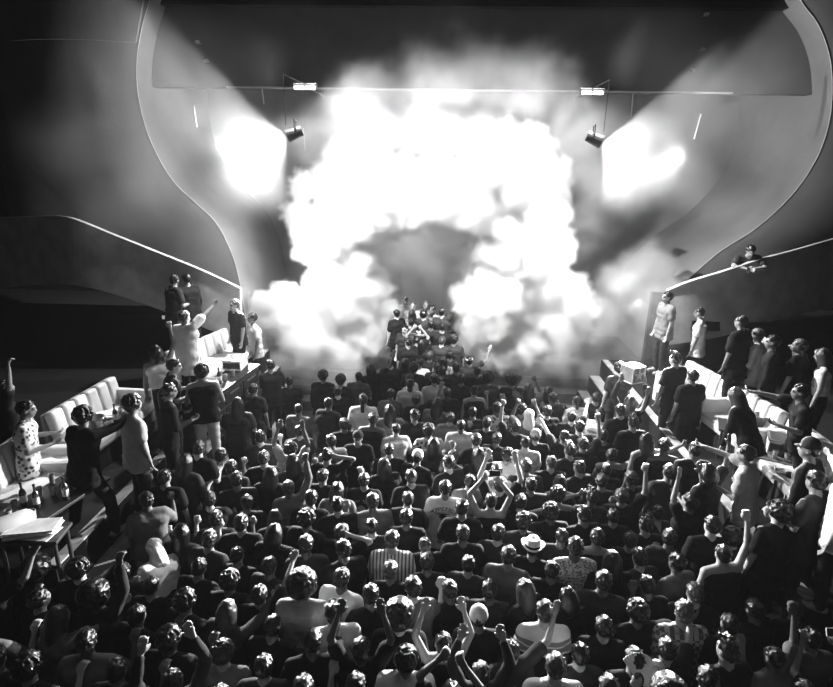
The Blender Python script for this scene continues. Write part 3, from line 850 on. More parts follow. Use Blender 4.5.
# ================================================================== people: who stands where
# each entry: head in the photograph (u, v), hair, top, pose, turn in degrees; then optional key=value
#   @phrase = a look one can point to, used to describe the neighbours;  f = height of what the feet stand on
CROWD = """
405 301 K i n 160|413 306 K i n 170|426 305 K g n 175|432 310 S i n 150|396 304 Y w n 190|404.5 318 s k n 20|416 316 l i n 0|427 321 k d n 0|438.5 318 k d G 0
410 313 s d n 0|422 315 s d n 0|417 326 s k n 10|407 332 s k n 150|440 331 s k s 0|430 334 k k n 0|416 340 s k J 0 @the joined hands on the stage steps|444 341 y d n 0|453 340 u k n -20|421.5 346 s k n 0
449 347 s k n 0|429 355.5 y k n 0|443 361 l i n 0|409 348 s k n 10|420 363 s w n 0|456 368.5 s k n 0|393 362 k K n 0 @the man in black before the left smoke column|457 378 s d n 0
434 379 S w n 0|469 361 d k W -10|409 379 K w n 40|403 363 l k n 0|436 366 p d E 0|476 371 s k n 0|371 369 l k W 0|447 372 s k n 0|414 368 u k n 0
271 378 s k n 20|259 391 s k f -40|255 403 s d n 0|238 405 l k n 0|324 376 s k n 0|286 406 s g R 0|329 403 s d n 0|299 409 s g n 0|282 384 s k n 10|291 449 u i A 0 @the curly head with both arms up
260 437 s k E 30|264.5 458 y k n 0|331 441 s k n 20|299 431 k d n 0|322 457 s k H -20|349 424 s k n 0|358 437 c k n 180 @the capped man facing the camera|338 391 s k n 0|344 379 s k n 10|223 459 s d n 0
355 378 s g n 0|363.5 399.5 p B n 0 @the white tee with a ponytail|391 394 s L f 0 @the wide pale grey back|390 411 l g n 0|390 427 k w b 0|412 416 S k b 0|416 400 s k W 0|410 384 s w n 20|447 393 s k n 0|441 405 l g n -20
447.5 416 s g n 0|463 425 k B n 0 @the plain white back in mid crowd|429 431 u p n 20|474 391 s k E 10|390 450 s k n 0|414 446 u k n 0|417 457 C k b -10|444 449 l k n 0|456 458 y k n -30|476 412 s k n 0|351 425 s k n 0|374 420 s k n 0
488 379 a g b 0|493.5 408 s p n 15|512 381 a d n 0 @the rounded mop against the smoke|531 389 l g P 0|548 393 l T n 0 @the long dark hair over a white top|505 402 s k n 0|521.5 411 u g n 0|534 412 h L P 0 @the pale headscarf|567.5 398 s k n 0|578 400 s w n 10
589 396 s k W 0|597 401 s k n 0|599 415 s w n -20|490 425 s k n 0|512 427 s k L 0|528 441 k i n 0 @the light grey back below the headscarf|541.5 438 n k n 0 @the pale beanie|495 437 s k n 0|500 456 s w b 10|478.5 442 s k n 0
567 420 s k G 0|609 385 s k n 20|617 386 s d n 15|630 402 a k A 0|619.5 415 s k W 0|604 432 s k n 0|634.5 425 s k E 0|662 432 s k n 0|550 415 s k n 0|560 436 s k g 0|580 425 s k n 0|588 440 s k R 10
186 462 s K n 0|199 448 s k n 0|216 472 S d n 0 @the broad dark grey back at the left edge|165 477 s k e 20|175 537 u k n 0|212.5 540 y k n 0|207 516 s k n 0|168 518 s k F 10|238 500 s k n 0|196 497 s k n 10|146 500 s k E 30
240 478 s k n 0|260 477 l K n 0|287 489 y G R 10 @the grey top with one fist up|336 504 s k n 0|319 527 u k n 0|344 533 y k H -25|284 531 s k n 0|269.6 527 l k n 0|247 520 s k n 0|325 477 s k f 0|296 462 l d n 15|336 488 s k n 10|306 505 s k n 0
357 472 y w n 20|364 480 S k n 0 print=varsity @the black tee with a round back print|384 465 l k n 20|456 461 S k n 15|409 481 K k n 0|445 488 S w n 0 print=grad scale=1.02 @the white tee with arched lettering|403 500 K d b 10|409 519 s k n 0 scale=1.0|396 527 s k n 0
384.5 538 y x n 0 scale=1.03 @the vertically striped shirt|359 535 s k n 0|474.5 478 s g E -20|478 454 l k n 0|498 471 S w n -10 @the white shoulder in mid crowd|539 473 S d n 0 scale=1.03 @the broad dark back right of centre|564 476 K k n 0|495 498 k k J 0|559 490 s k n 0
515.5 519 s k n 0|492 534 K k n 0|534 498 s k S 5|545 531 s k n 0|601 503 s d E 0|516 489 s k A 0|379 505 s k n 0|464 512 s k n 0|467 540 s k n 0|427 535 s k n 0
650 461 C k b 0|645 444 s k S 20|600 470 s k n 0|620 456 s k W 0|625 487 s k n 0|640 503 y k R 0|655 507 s k n 0|668 476 s d E 10|612 491 s k n 0|590 457 s k L 0|585 477 s k n 10|575 447 s k n 0|572 500 s k O 0|630 441 s k n 20|664 446 s k f 0|640 523 k k e 0|663 524 s k E -10|612 527 s k n 0|688 508 s k A 10
690 476 s k n 0|575 525 s k n 0|556 512 s k n 0|700 500 s k f 40|706 480 s k W 20
55 565 a k n 30 @the large dark mop of hair at lower left|106 544 s k E 20|104 590 a D R -10 scale=1.04 @the dark grey top with a raised bare arm|92 569 s k n 0|4 590 s k R 0|28 560 s k O 0|25 610 s k E 0|70 540 s k n 0|42 590 s k n 0|78 610 s k F -20|22 640 s k n 0|55 652 s k E 0|85 643 s k n 0|12 575 s k W 0
179 536 s k n 0|150 547 h w D 60 @the pale cloth bent over the rail|145 572 s k e 0|187 583 s d n 0|247 577 s k n 0|163 606 u k n 0|214 610 y k E 0|197 565 s k n 0|222 545 s g s 0|236 556 s k n 0|120 570 s k n 0|132 610 s k n 0|190 630 s k n 0|240 610 s k F 0
294 590 a i n 0 scale=1.08 @the big hair over a pale grey tee|339 577 s w n -20 @the upper of two white tees beside the big hair|341 606 S w n 15 scale=1.02 print=small @the white tee with a small dark mark|302 552 s k n 0|337 557 s k b 20|270 556 s k n 0|262 590 s k G 10|322 560 s k n 10|280 620 s k n 0|318 640 s k F 20
396 527 s k n 0|425.5 553 K k n 170|454 551 y k n 0|444 562 s k n 0|400 565 s k n 0|409 575 y k n 0|463 581 y k n 0|490 574 k d n 0|419 608 a k n 0 scale=1.05 @the biggest dark mop in the front rows|378 616 s k J 0|493 611 n k n 0 @the pale knitted cap|476 620 s k W 0|444 615 s k n 0
448 590 s g n 0|378 590 s k f 0|366 640 s k A 20|430 583 s k n 0|474 600 s k n 0
552 559 f k n -15 @the pale fedora|574 550 K k n 0|590 552 S X n 0 scale=1.06 @the knitted pullover|612.8 589 s k n 0|531 582 K k n 0|530 595 S y n 0 scale=1.04 @the grey tee with pale bands|552 592 Y k n 20|502 596 s k n 0|515 555 s k n 0|520 533 s k n 0|570 580 s k n 0|592 600 s k n 0|580 615 s k n 0
642 604 u k S 10 @the curly hair with one pale arm out|672 601 y v n 0 @the checked shirt|707.5 545 s k n 0|733 537 u d W -30|684 581 y k E 10|650 552 s k n 0|620 560 s k n 0|630 580 s k n 0|660 565 s k n 0|675 545 s k f 0|690 560 s k n 10|601 545 s k n 0|718 575 s k R 10|700 600 s k n 0|640 540 s k n 0
826 546 u W S 60 @the white long-sleeved shirt at the right edge|779 512 s k M 30|745 567 s k E 20|807 530 s k n 30|760 548 s k n 20|790 560 s k n 0|770 590 s k n 0|728 600 s k n 0|745 590 s k F 30|800 590 s k n 0|822 600 s k s 0
150 663 y k n 0|222 657 u g n 0 @the grey tee at lower left|195 656 s k J 0|132 686 s k n 0|183 672 s k A 10|352.6 684 K k n 0|246 679 s p n 0|277 669 s k E 10|398 645 u B n 0 scale=1.02 @the loose white draped tee|426 669 u k n 0|445 665 s k J 0|468 683 s k W 0|105 680 s k n 0|170 640 s k E 0|70 690 s k n 0|305 680 s k n 0
552 637 y w n 0 scale=1.05 @the plain white tee in the front rows|574 647 s k n 0|591 626 s k n 0|606 660 s k n 10|507 635 s k W 0|488 655 s k A 0|491 684 s k n 0|571 683 s k E 0|532 668 s k n 0|515 690 s k n 0|455 640 s k A 0
673 665 a k n 0 scale=1.04 @the frizzy mop in the front rows|691 656 s k e 0|656 676 u k n 0|710 625 s k E 0|639 683 s k E 0|625 640 s k n 0|605 690 s k n 0|715 670 s k n 0|660 635 s k G 0|592 668 s k E 0 scale=1.0
759 612 y k f 0|762 652 y k n 0 scale=1.03|807 663 y k P 0 scale=1.0|731 666 y W n 0 scale=1.03 @the white shirt in the lower right corner|812 620 s k W 0|783 680 s w n 0 scale=1.0|826 684 s k n 0|781 630 s k n 0|738 632 s k R 0|790 610 s k n 0|700 690 s k n 0
"""
# people off the floor: u v hair top pose turn | feet height and distance given where they stand
TERRACE = [
    # u, v, hair, top, pose, turn, y, group, label
    (175, 280, 'k', 'd', 'b', -35, 10.75, 'L', 'person in a dark tee, arm bent, left one of the pair before the balcony front'),
    (186, 279, 's', 'K', 'e', 60, 10.9, 'L', 'person in a black top, right one of the pair before the balcony front'),
    (184.6, 317, 'y', 'B', 'G', -20, 8.9, 'L', 'person in a baggy white tee standing by the sofa, arm stretched forward'),
    (156, 352, 'o', 'c', 'R', 30, 8.5, 'L', 'person in a white top with one arm up in front of the far left sofa'),
    (234, 305, 'y', 'k', 'n', 140, 11.2, 'L', 'fair-haired person in a black tee beside the left edge of the smoke'),
    (252, 318, 's', 'w', 'n', 120, 11.6, 'L', 'person in a white tee and shorts half hidden by the left smoke'),
    (174.5, 366, 's', 'k', 'f', -60, 7.9, 'L', 'dark-haired person in a black tee, forearms out, below the white crop top'),
    (170, 391, 'p', 'K', 'f', -50, 7.3, 'L', 'person in a black dress on the left steps, both forearms held out'),
    (202, 372, 'u', 't', 'f', 20, 7.8, 'L', 'curly-haired person in a dark tank top and pale trousers on the left steps'),
    (133, 404, 'u', 'i', 'n', -40, 6.3, 'L', 'person in a pale polo shirt with thick curly hair by the left steps'),
    (84, 416, 'u', 'K', 'F', -20, 5.9, 'L', 'person all in black with curly hair leaning over the left table'),
    (27, 409, 's', 'p', 'f', -60, 6.2, 'L', 'person in a black and white patterned shirt between the two near left sofas'),
    (5, 388, 's', 'k', 'R', -50, 6.6, 'L', 'person in black with one hand up at the left edge of the photo'),
    (741, 322, 'k', 'J', 'n', 35, 9.2, 'R', 'tall person in a long open black shirt behind the far right sofa'),
    (757, 335, 'y', 'W', 'f', 50, 9.3, 'R', 'person in a white shirt standing next to the long open black shirt'),
    (772, 342, 's', 'K', 'S', 60, 8.7, 'R', 'person in black with an arm held out over the right sofa'),
    (799, 346, 'y', 'k', 'E', 40, 8.6, 'R', 'person in black with a bent elbow, second from the right edge on the terrace'),
    (822, 356, 'Y', 'c', 'H', 60, 8.3, 'R', 'person in a white crop top with a hand at the head, right terrace'),
    (675, 359, 'q', 'k', 'E', 25, 9.3, 'R', 'person in a black tee with swept-up hair, left of the two on the right steps'),
    (692, 376, 's', 'k', 'n', 15, 8.9, 'R', 'person in a black tee with short hair, right of the two on the right steps'),
    (735, 396, 'Y', 'K', 'D', 40, 7.1, 'R', 'fair long-haired person in black bending forward on the right steps'),
    (745, 454, 's', 'i', 'F', 50, 6.2, 'R', 'person in a pale grey tee with a raised forearm beside the right table'),
    (800, 392, 's', 'k', 'F', 70, 7.2, 'R', 'person in black reaching over the right sofa with a lit arm'),
    (809, 449, 'c', 'K', 'b', 40, 5.6, 'R', 'person in a long black top and dark cap near the right table'),
    (815, 481, 's', 'd', 'f', 30, 5.3, 'R', 'person in a dark tee, forearms bent, in front of the near right sofa'),
    (667, 297, 's', 'g', 'n', 100, 11.25, 'R', 'person with only the head clear of the smoke under the right balcony end'),
    (699, 313, 'k', 'w', 'H', 60, 11.0, 'R', 'person in a white tee with a hand at the head, inside the right smoke edge'),
]
people = []
def solve(u, v, hair, top, pose, yaw, scale, y=None, f=None):
    me, J = cached(body_mesh, pose)
    h = Matrix.Rotation(math.radians(yaw), 3, 'Z') @ (J['H'].to_translation() * scale)
    if y is not None:
        p = at_y(u, v, y + h.y); return p.x - h.x, y, p.z - h.z
    r = ray(u, v); t = 2.0
    while t < 22.0:                       # walk outwards until the head would be at standing height over what is below
        p = CAM + r * t
        gz = ground(p.x - h.x, p.y - h.y)
        if p.z <= gz + h.z: break
        t += .01
    return p.x - h.x, p.y - h.y, gz

rp = random.Random(3)
for ent in CROWD.replace('\n', '|').split('|'):
    ent = ent.strip()
    if not ent: continue
    phrase = None
    if '@' in ent: ent, phrase = ent.split('@'); phrase = phrase.strip()
    t = ent.split(); opt = dict(k.split('=') for k in t[6:])
    u, v, hair, top, pose, yaw = float(t[0]), float(t[1]), t[2], t[3], t[4], float(t[5])
    rp = random.Random(int(u * 13 + v * 7))
    if 'scale' not in opt and phrase is None:
        if pose == 'n': pose = rp.choice('nnnbbfefE') if v > 400 else rp.choice('nnb')
        if hair == 's' and rp.random() < .55: hair = rp.choice('Skquulobskk')
        if top == 'k' and rp.random() < .45: top = rp.choice('kdKDdgtDdg')
        yaw += rp.uniform(-22, 22)
    sc = float(opt.get('scale', rp.uniform(.95, 1.04)))
    x, y, z = solve(u, v, hair, top, pose, yaw, sc)
    if z > .7 and y < 6.8:                # nobody of the dancers stands on the near ends of the terraces
        q = at_z(u, v, 1.62 * sc)
        if q.y < 5.3: x, y, z = q.x, min(q.y, 4.94), 0.0
        elif phrase is None and (u < 400 or z > 1.3): continue
    people.append(dict(x=x, y=y, z=z, hair=hair, top=top, pose=pose, yaw=yaw, scale=sc, phrase=phrase, print=opt.get('print'), u=u, v=v))
# at most as many as the photograph lets one tell apart: drop those most hidden by a neighbour
while len(people) > 272:
    best = None
    for p in people:
        if p['phrase'] or p['v'] < 366: continue
        d = min(math.hypot(p['x'] - q['x'], (p['y'] - q['y']) * .7) for q in people if q is not p)
        if best is None or d < best[0]: best = (d, p)
    people.remove(best[1])
# nobody stands inside anybody else: push apart a little
for it in range(60):
    for i, a in enumerate(people):
        for b in people[i + 1:]:
            dx, dy = b['x'] - a['x'], b['y'] - a['y']; d = math.hypot(dx, dy) or 1e-3
            lim = .33 if a['v'] < 366 and b['v'] < 366 else .46
            if d < lim and abs(a['z'] - b['z']) < 1.2:
                k = (lim - d) / d * .25
                for q, sg in ((a, -1), (b, 1)):
                    if q['z'] < .1 or q['y'] > 12.5: q['x'] += dx * k * sg; q['y'] += dy * k * sg
    for a in people:
        if a['z'] < .1 and a['y'] < 12.9:
            if a['y'] > 4.95 and abs(a['x'] - XC) > 3.28:
                if a['y'] < 5.3: a['y'] = 4.94
                else: a['x'] = XC + 3.27 * (1 if a['x'] > XC else -1)
rp = random.Random(9)
# fill the darker gaps of the packed floor
def free(x, y, r):
    return all((p['x'] - x) ** 2 + (p['y'] - y) ** 2 > r * r for p in people)
EXTRA = 0
for _ in range(6000):
    if len(people) > 271: break
    x, y = XC + rp.uniform(-3.3, 3.3), rp.uniform(2.9, 12.6)
    if free(x, y, .50):
        u, v = pix((x, y, 1.6))
        if not (-5 < u < 838 and 380 < v < 692): continue
        if 440 < v < 560 and 200 < u < 560 and rp.random() < .3: continue
        hair = rp.choice('sSkquulobSks'); top = rp.choice('kkkKDdtk'); pose = rp.choice('nbfeEHRLn')
        people.append(dict(x=x, y=y, z=0, hair=hair, top=top, pose=pose, yaw=rp.uniform(-25, 25), scale=rp.uniform(.93, 1.0), phrase=None, print=None, u=u, v=v)); EXTRA += 1
for p in people:
    if p['z'] < .1 or p['y'] > 12.5: p['z'] = ground(p['x'], p['y'])
print('CROWD', len(people), 'extra', EXTRA)

# --- labels: look first, then the neighbour one can find
def look(p, level):
    s = 'person in a ' + TOP[p['top']][2]
    if level >= 1: s += ' with ' + HAIR_WORDS[p['hair']]
    if level >= 2 and POSE_WORDS[p['pose']]: s += ', ' + POSE_WORDS[p['pose']]
    return s
marks = [p for p in people if p['phrase']]
marks += [dict(x=x_, y=y_, phrase=w_) for x_, y_, w_ in ((-3.5, 9.0, 'the left steps'), (3.3, 9.0, 'the right steps'), (-2.0, 13.2, 'the left smoke column'),
    (2.2, 13.2, 'the right smoke column'), (-3.6, 5.6, 'the left terrace corner'), (3.4, 5.6, 'the right terrace corner'))]
def sector(m, p):
    dx, dy = p['x'] - m['x'], p['y'] - m['y']
    if abs(dx) > abs(dy): return 'right of' if dx > 0 else 'left of'
    return 'beyond' if dy > 0 else 'in front of'
seen = set()
def unique_label(p):
    cands = []
    for m in marks:
        if m is p: continue
        d = math.hypot(p['x'] - m['x'], p['y'] - m['y'])
        sec = sector(m, p)
        for level in (2, 1):
            if level == 1 and POSE_WORDS[p['pose']] and d > 3: continue
            L = look(p, level)
            rank = sum(1 for q in people if q is not p and look(q, level) == L and sector(m, q) == sec and math.hypot(q['x'] - m['x'], q['y'] - m['y']) < d)
            if rank > 3: continue
            word = {0: {'right of': 'right of', 'left of': 'left of', 'beyond': 'just beyond' if d < 1.3 else 'beyond', 'in front of': 'just in front of' if d < 1.3 else 'in front of'}[sec],
                    1: 'second ' + sec, 2: 'third ' + sec, 3: 'fourth ' + sec}[rank]
            t = L + ', ' + word + ' ' + m['phrase']
            n = len(t.replace('-', ' ').split())
            if n > 16: continue
            cands.append((rank * 2.5 + d + (0.3 if level == 1 else 0), t))
    for c, t in sorted(cands):
        if t not in seen:
            seen.add(t); return t
    return None
OWN = {'the joined hands on the stage steps': 'person on the stage steps joining both hands overhead, in black',
       'the curly head with both arms up': 'curly-haired person with both bare arms up, left of the middle of the floor',
       'the capped man facing the camera': 'person in a dark cap and black tee turned to face the camera',
       'the man in black before the left smoke column': 'broad-shouldered person in black standing before the left smoke column',
       'the white tee with a ponytail': 'person in a loose white tee with a ponytail down the back, far rows',
       'the wide pale grey back': 'person in a wide loose grey tee just below the left smoke column'}
for p in people:
    if not p['phrase']:
        rl = random.Random(int(p['u'] * 31 + p['v'] * 7)); p['label'] = None
        for _ in range(40):
            p['label'] = unique_label(p)
            if p['label']: break
            p['hair'] = rl.choice('sSkqulobY'); p['top'] = rl.choice('kKDdtdkg')
for p in people:
    o, J = make_person(p['x'], p['y'], p['z'], p['hair'], p['top'], p['pose'], p['yaw'], p['scale'],
                       skin=SKINS[int(p['u'] * 7 + p['v']) % 4], legs=rp.choice('kkdd'))
    p['o'] = o
    if p['phrase']:
        lab = OWN.get(p['phrase'])
        if not lab:
            ph = p['phrase'].replace('the ', '', 1)
            lab = 'person with ' + ph if ph.split()[0] in ('biggest', 'large', 'frizzy', 'pale', 'long', 'curly', 'rounded', 'big', 'broad', 'wide') or 'back' in ph or 'shoulder' in ph else 'person wearing ' + p['phrase']
            if len(lab.split()) < 6: lab += ' among the packed dancers'
        seen.add(lab)
    else:
        lab = p['label']
        if lab is None: lab = look(p, 2) + ' among the packed dancers'; print('NOLABEL', lab)
    on_stage = p['z'] > .2 and p['y'] > 12.9
    tag(o, lab, 'person', 'people climbing the stage steps' if on_stage else 'dancers packed on the floor')
    if p['print']:
        T = J['T']
        k = {'varsity': ('varsity', 'cloth_light', 1.15), 'grad': ('grad', 'cloth_black', 1.5), 'small': ('small', 'cloth_black', .45)}[p['print']]
        off = Matrix.Translation((-.02 if k[0] != 'small' else .06, -.152, .35)) @ Matrix.Diagonal((k[2], 1.0, k[2], 1))
        part('back_print', cached(print_mesh, k[0]), o, M[k[1]], 'worn arched lettering over a small emblem' if k[0] != 'small' else 'small dark mark', mtx=T @ off)

for (u, v, hair, top, pose, yaw, y, side, lab) in TERRACE:
    sc = 1.0
    x, yy, z = solve(u, v, hair, top, pose, yaw, sc, y=y)
    leg = 'w' if 'pale trousers' in lab else 's' if 'shorts' in lab else 'k'
    o, J = make_person(x, yy, z, hair, top, pose, yaw, sc, skin='skin_pale' if 'crop' in lab or 'fair' in lab else 'skin_mid', legs=leg)
    tag(o, lab, 'person', 'people on the left terrace' if side == 'L' else 'people on the right terrace')
    if 0: print('TERR', lab[:40], round(x, 2), round(yy, 2), round(z, 2), 'ground', ground(x, yy))
# the one leaning on the right balcony front
mx, mJ = cached(body_mesh, 'B')
x, yy, z = solve(751, 251, 's', 'k', 'B', 165, 1.0, y=12.06)
o, J = make_person(x, yy, z, 's', 'd', 'B', 165, 1.0)
tag(o, 'person in a dark tee leaning with folded arms on the right balcony front', 'person')
# ================================================================== sofas, tables and what stands on them
def sofa(P, Q, side, label, arm_far=True, arm_near=False):
    """P = near end, Q = far end of the top of the back; it faces the hall's axis"""
    P, Q = Vector(P), Vector(Q); P.z = Q.z = 0
    d = Q - P; L = d.length; ang = math.atan2(d.y, d.x)
    e = empty('sofa', (P.x, P.y, TERR), ang)
    f = -1 if side == 'L' else 1          # local y towards the seat
    tag(e, label, 'sofa', 'channel-backed sofas on the %s terrace' % ('left' if side == 'L' else 'right'))
    bm = bmesh.new(); add_box(bm, (L / 2, f * .36, .16), (L, .70, .32), bevel=.02); obj('base', bm, M['black'], e)
    bm = bmesh.new(); add_box(bm, (L / 2, f * .44, .40), (L - .02, .62, .16), bevel=.045); obj('seat', bm, M['vinyl'], e, smooth=False)
    bm = bmesh.new(); add_box(bm, (L / 2, -f * .02, .44), (L, .06, .86), bevel=.02); obj('back_panel', bm, M['vinyl_grey'], e)
    n = max(3, round(L / .26))
    for k in range(n):
        bm = bmesh.new(); w = L / n
        R = Matrix.Translation((w * (k + .5), f * .10, .68)) @ Matrix.Rotation(f * math.radians(10), 4, 'X')
        add_box(bm, (0, 0, 0), (w - .022, .15, .46), mtx=R, bevel=.05)
        obj('back_cushion', bm, M['vinyl'], e, smooth=True)
    for on, xx in ((arm_near, .05), (arm_far, L - .05)):
        if on:
            bm = bmesh.new(); add_box(bm, (xx, f * .36, .42), (.11, .74, .58), bevel=.03); obj('arm', bm, M['vinyl'], e)
    return e
def Z(u, v, z=2.5): return at_z(u, v, z)
sofa(Z(-40, 471), Z(20, 431), 'L', 'pale channel-backed sofa cut by the left edge, nearest on the left terrace')
sofa(Z(42, 414), Z(109, 376), 'L', 'pale channel-backed sofa, the middle one on the left terrace')
sofa(Z(163, 352), Z(230, 325), 'L', 'pale channel-backed sofa farthest along the left terrace, behind the baggy white tee')
sofa(Z(737, 383), Z(692, 360), 'R', 'grey-lit channel-backed sofa, farthest on the right terrace')
sofa(Z(790, 413), Z(744, 386), 'R', 'grey-lit channel-backed sofa, the middle one on the right terrace')
sofa(Z(868, 468), Z(797, 417), 'R', 'grey-lit channel-backed sofa nearest on the right terrace')

def table(u, v, sx, sy, rz, label, side, h=.50, m='vinyl_grey'):
    p = at_z(u, v, TERR + h)
    e = empty('low_table', (p.x, p.y, TERR), rz); tag(e, label, 'table', 'low tables on the %s terrace' % side)
    bm = bmesh.new(); add_box(bm, (0, 0, h - .02), (sx, sy, .04), bevel=.008); obj('table_top', bm, M[m], e)
    for a in (-1, 1):
        for b in (-1, 1):
            bm = bmesh.new(); add_cyl(bm, (a * (sx / 2 - .05), b * (sy / 2 - .05), 0), (a * (sx / 2 - .05), b * (sy / 2 - .05), h - .04), .022); obj('leg', bm, M['housing'], e)
    return p
_m = {}
def bottle(p, label, group, h=.30, m='bottle'):
    k = ('b', h)
    if k not in _m:
        bm = bmesh.new(); r = h * .125
        add_lathe(bm, [(r * .9, 0), (r, .01), (r, h * .55), (r * .75, h * .66), (r * .36, h * .74), (r * .34, h * .93), (r * .42, h * .94), (r * .42, h)]); bmesh.ops.recalc_face_normals(bm, faces=bm.faces)
        me = bpy.data.meshes.new('bottle'); bm.to_mesh(me); bm.free()
        for q in me.polygons: q.use_smooth = True
        bm = bmesh.new(); add_lathe(bm, [(r * 1.02, h * .18), (r * 1.03, h * .2), (r * 1.03, h * .45), (r * 1.02, h * .47)]); ml = bpy.data.meshes.new('bottle_label'); bm.to_mesh(ml); bm.free()
        _m[k] = (me, ml)
    o = bpy.data.objects.new('bottle', _m[k][0])
    if not _m[k][0].materials: _m[k][0].materials.append(M[m])
    COL.objects.link(o); o.location = p; tag(o, label, 'bottle', group)
    part('bottle_label', _m[k][1], o, M['white'], 'white paper label')
    return o
def glass(p, label, group):
    if 'g' not in _m:
        bm = bmesh.new(); add_lathe(bm, [(.028, 0), (.036, .12), (.033, .12), (.026, .012)]); bmesh.ops.recalc_face_normals(bm, faces=bm.faces)
        me = bpy.data.meshes.new('glass'); bm.to_mesh(me); bm.free(); me.materials.append(M['glass']); _m['g'] = me
    o = bpy.data.objects.new('drinking_glass', _m['g']); COL.objects.link(o); o.location = p; tag(o, label, 'glass', group); return o
def bucket(p, label, r=.12, rz=0):
    e = empty('ice_bucket', p, rz); tag(e, label, 'ice bucket')
    bm = bmesh.new(); add_lathe(bm, [(r * .7, 0), (r, .22), (r * 1.08, .23), (r * 1.08, .24), (r * .93, .235), (r * .66, .02)], n=22); obj('body', bm, M['metal'], e, smooth=True)
    for s in (-1, 1):
        bm = bmesh.new()
        for k in range(6):
            a, b = PI * k / 6, PI * (k + 1) / 6
            add_cone(bm, (s * (r + .035 * math.sin(a)), .03 * math.cos(a), .18), (s * (r + .035 * math.sin(b)), .03 * math.cos(b), .18), .006, .006, n=6, caps=1)
        obj('handle', bm, M['metal'], e)
    return e
def crate(p, s, rz, label):
    """open box with slatted sides and a lighter rim"""
    e = empty('drinks_box', p, rz); tag(e, label, 'box')
    sx, sy, sz = s
    bm = bmesh.new()
    for a in (-1, 1):
        add_box(bm, (a * (sx / 2 - .01), 0, sz / 2), (.02, sy, sz), bevel=.003); add_box(bm, (0, a * (sy / 2 - .01), sz / 2), (sx - .04, .02, sz), bevel=.003)
    add_box(bm, (0, 0, .012), (sx - .04, sy - .04, .02)); obj('box', bm, M['white'], e)
    for a in (-1, 1):
        bm = bmesh.new(); add_box(bm, (0, a * (sy / 2 + .001), sz / 2), (sx * .92, .002, sz * .6))
        for k in range(4): add_box(bm, (sx * (-.36 + .24 * k), a * (sy / 2 + .003), sz / 2), (sx * .15, .006, sz * .55))
        obj('side_grille', bm, M['housing'], e)
    bm = bmesh.new()
    for a in (-1, 1): add_box(bm, (a * sx / 2, 0, sz), (.035, sy + .03, .02)); add_box(bm, (0, a * sy / 2, sz), (sx + .03, .035, .02))
    obj('rim', bm, M['metal'], e)
    return e
def napkins(p, s, rz, label, n=5, cat='papers', name='paper_stack'):
    bm = bmesh.new(); rr = random.Random(label)
    for k in range(n): add_box(bm, (rr.uniform(-.02, .02), rr.uniform(-.02, .02), .006 + .011 * k), (s[0], s[1], .010), rz=rr.uniform(-.25, .25), bevel=.002)
    for v in bm.verts: v.co.z += .012 * math.sin(v.co.x * 14) * math.sin(v.co.y * 11) + .012
    o = obj(name, bm, M['white'], None, p); o.rotation_euler.z = rz; return tag(o, label, cat)

T1 = table(103, 423, .95, .55, 1.5, 'low table with a bucket and papers before the middle left sofa', 'left')
TZ = TERR + .50
bucket((T1.x + .1, T1.y - .3, TZ), 'metal ice bucket on the table before the middle left sofa')
napkins((T1.x - .05, T1.y + .22, TZ), (.30, .22), .3, 'crumpled white papers on the table before the middle left sofa')
bottle((T1.x + .18, T1.y + .05, TZ), 'dark bottle beside the papers on the middle left table', 'bottles on the left tables')
for k, (a, b) in enumerate(((-.2, -.05), (.1, .33), (-.1, -.2))):
    glass((T1.x + a, T1.y + b, TZ), ('glass by the papers', 'glass at the far end', 'glass by the bucket')[k] + ' on the middle left table', 'glasses on the left tables')
# pale cloth-covered stand
T2 = at_z(62, 452, TERR + .62)
e = empty('covered_stand', (T2.x, T2.y, TERR), .12); tag(e, 'small stand under a white cloth with an open slatted front, left terrace', 'stand')
bm = bmesh.new()
for a in (-1, 1):
    for b in (-1, 1): add_box(bm, (a * .24, b * .24, .3), (.05, .05, .6), bevel=.006)
add_box(bm, (0, 0, .58), (.54, .54, .04)); obj('frame', bm, M['vinyl'], e)
bm = bmesh.new()
for k in range(7): add_box(bm, (-.18 + .06 * k, -.22, .32), (.02, .02, .44))
obj('slat_panel', bm, M['vinyl_grey'], e)
bm = bmesh.new()
n = 14; grid = {}
for i in range(n + 1):
    for j in range(n + 1):
        x, y = -.33 + .66 * i / n, -.33 + .66 * j / n
        over = max(0, abs(x) - .27, abs(y) - .27)
        z = .612 - over * 2.4 + .010 * math.sin(x * 25) * math.cos(y * 19)
        grid[i, j] = bm.verts.new((max(-.285, min(.285, x)) + .02 * over * math.sin(y * 60), max(-.285, min(.285, y)), z))
for i in range(n):
    for j in range(n): bm.faces.new((grid[i, j], grid[i + 1, j], grid[i + 1, j + 1], grid[i, j + 1]))
c = obj('cloth', bm, M['white'], e, smooth=True); c.modifiers.new('t', 'SOLIDIFY').thickness = .006
# cluttered near table
T3 = table(52, 497, 1.15, .62, 1.35, 'low table crowded with glasses and bottles before the nearest left sofa', 'left', m='housing')
rg = random.Random(11); spots_ = []
while len(spots_) < 15:
    q = (rg.uniform(-.24, .24), rg.uniform(-.48, .48))
    if all(math.hypot(q[0] - r[0], q[1] - r[1]) > .10 for r in spots_): spots_.append(q)
spots_.sort()
for k, q in enumerate(spots_):
    P = (T3.x + q[0], T3.y + q[1], TZ)
    if k % 5 == 2: bottle(P, 'dark bottle standing among the glasses on the nearest left table', 'bottles on the nearest left table')
    else: glass(P, 'small glass in the clutter on the nearest left table', 'glasses crowded on the nearest left table')
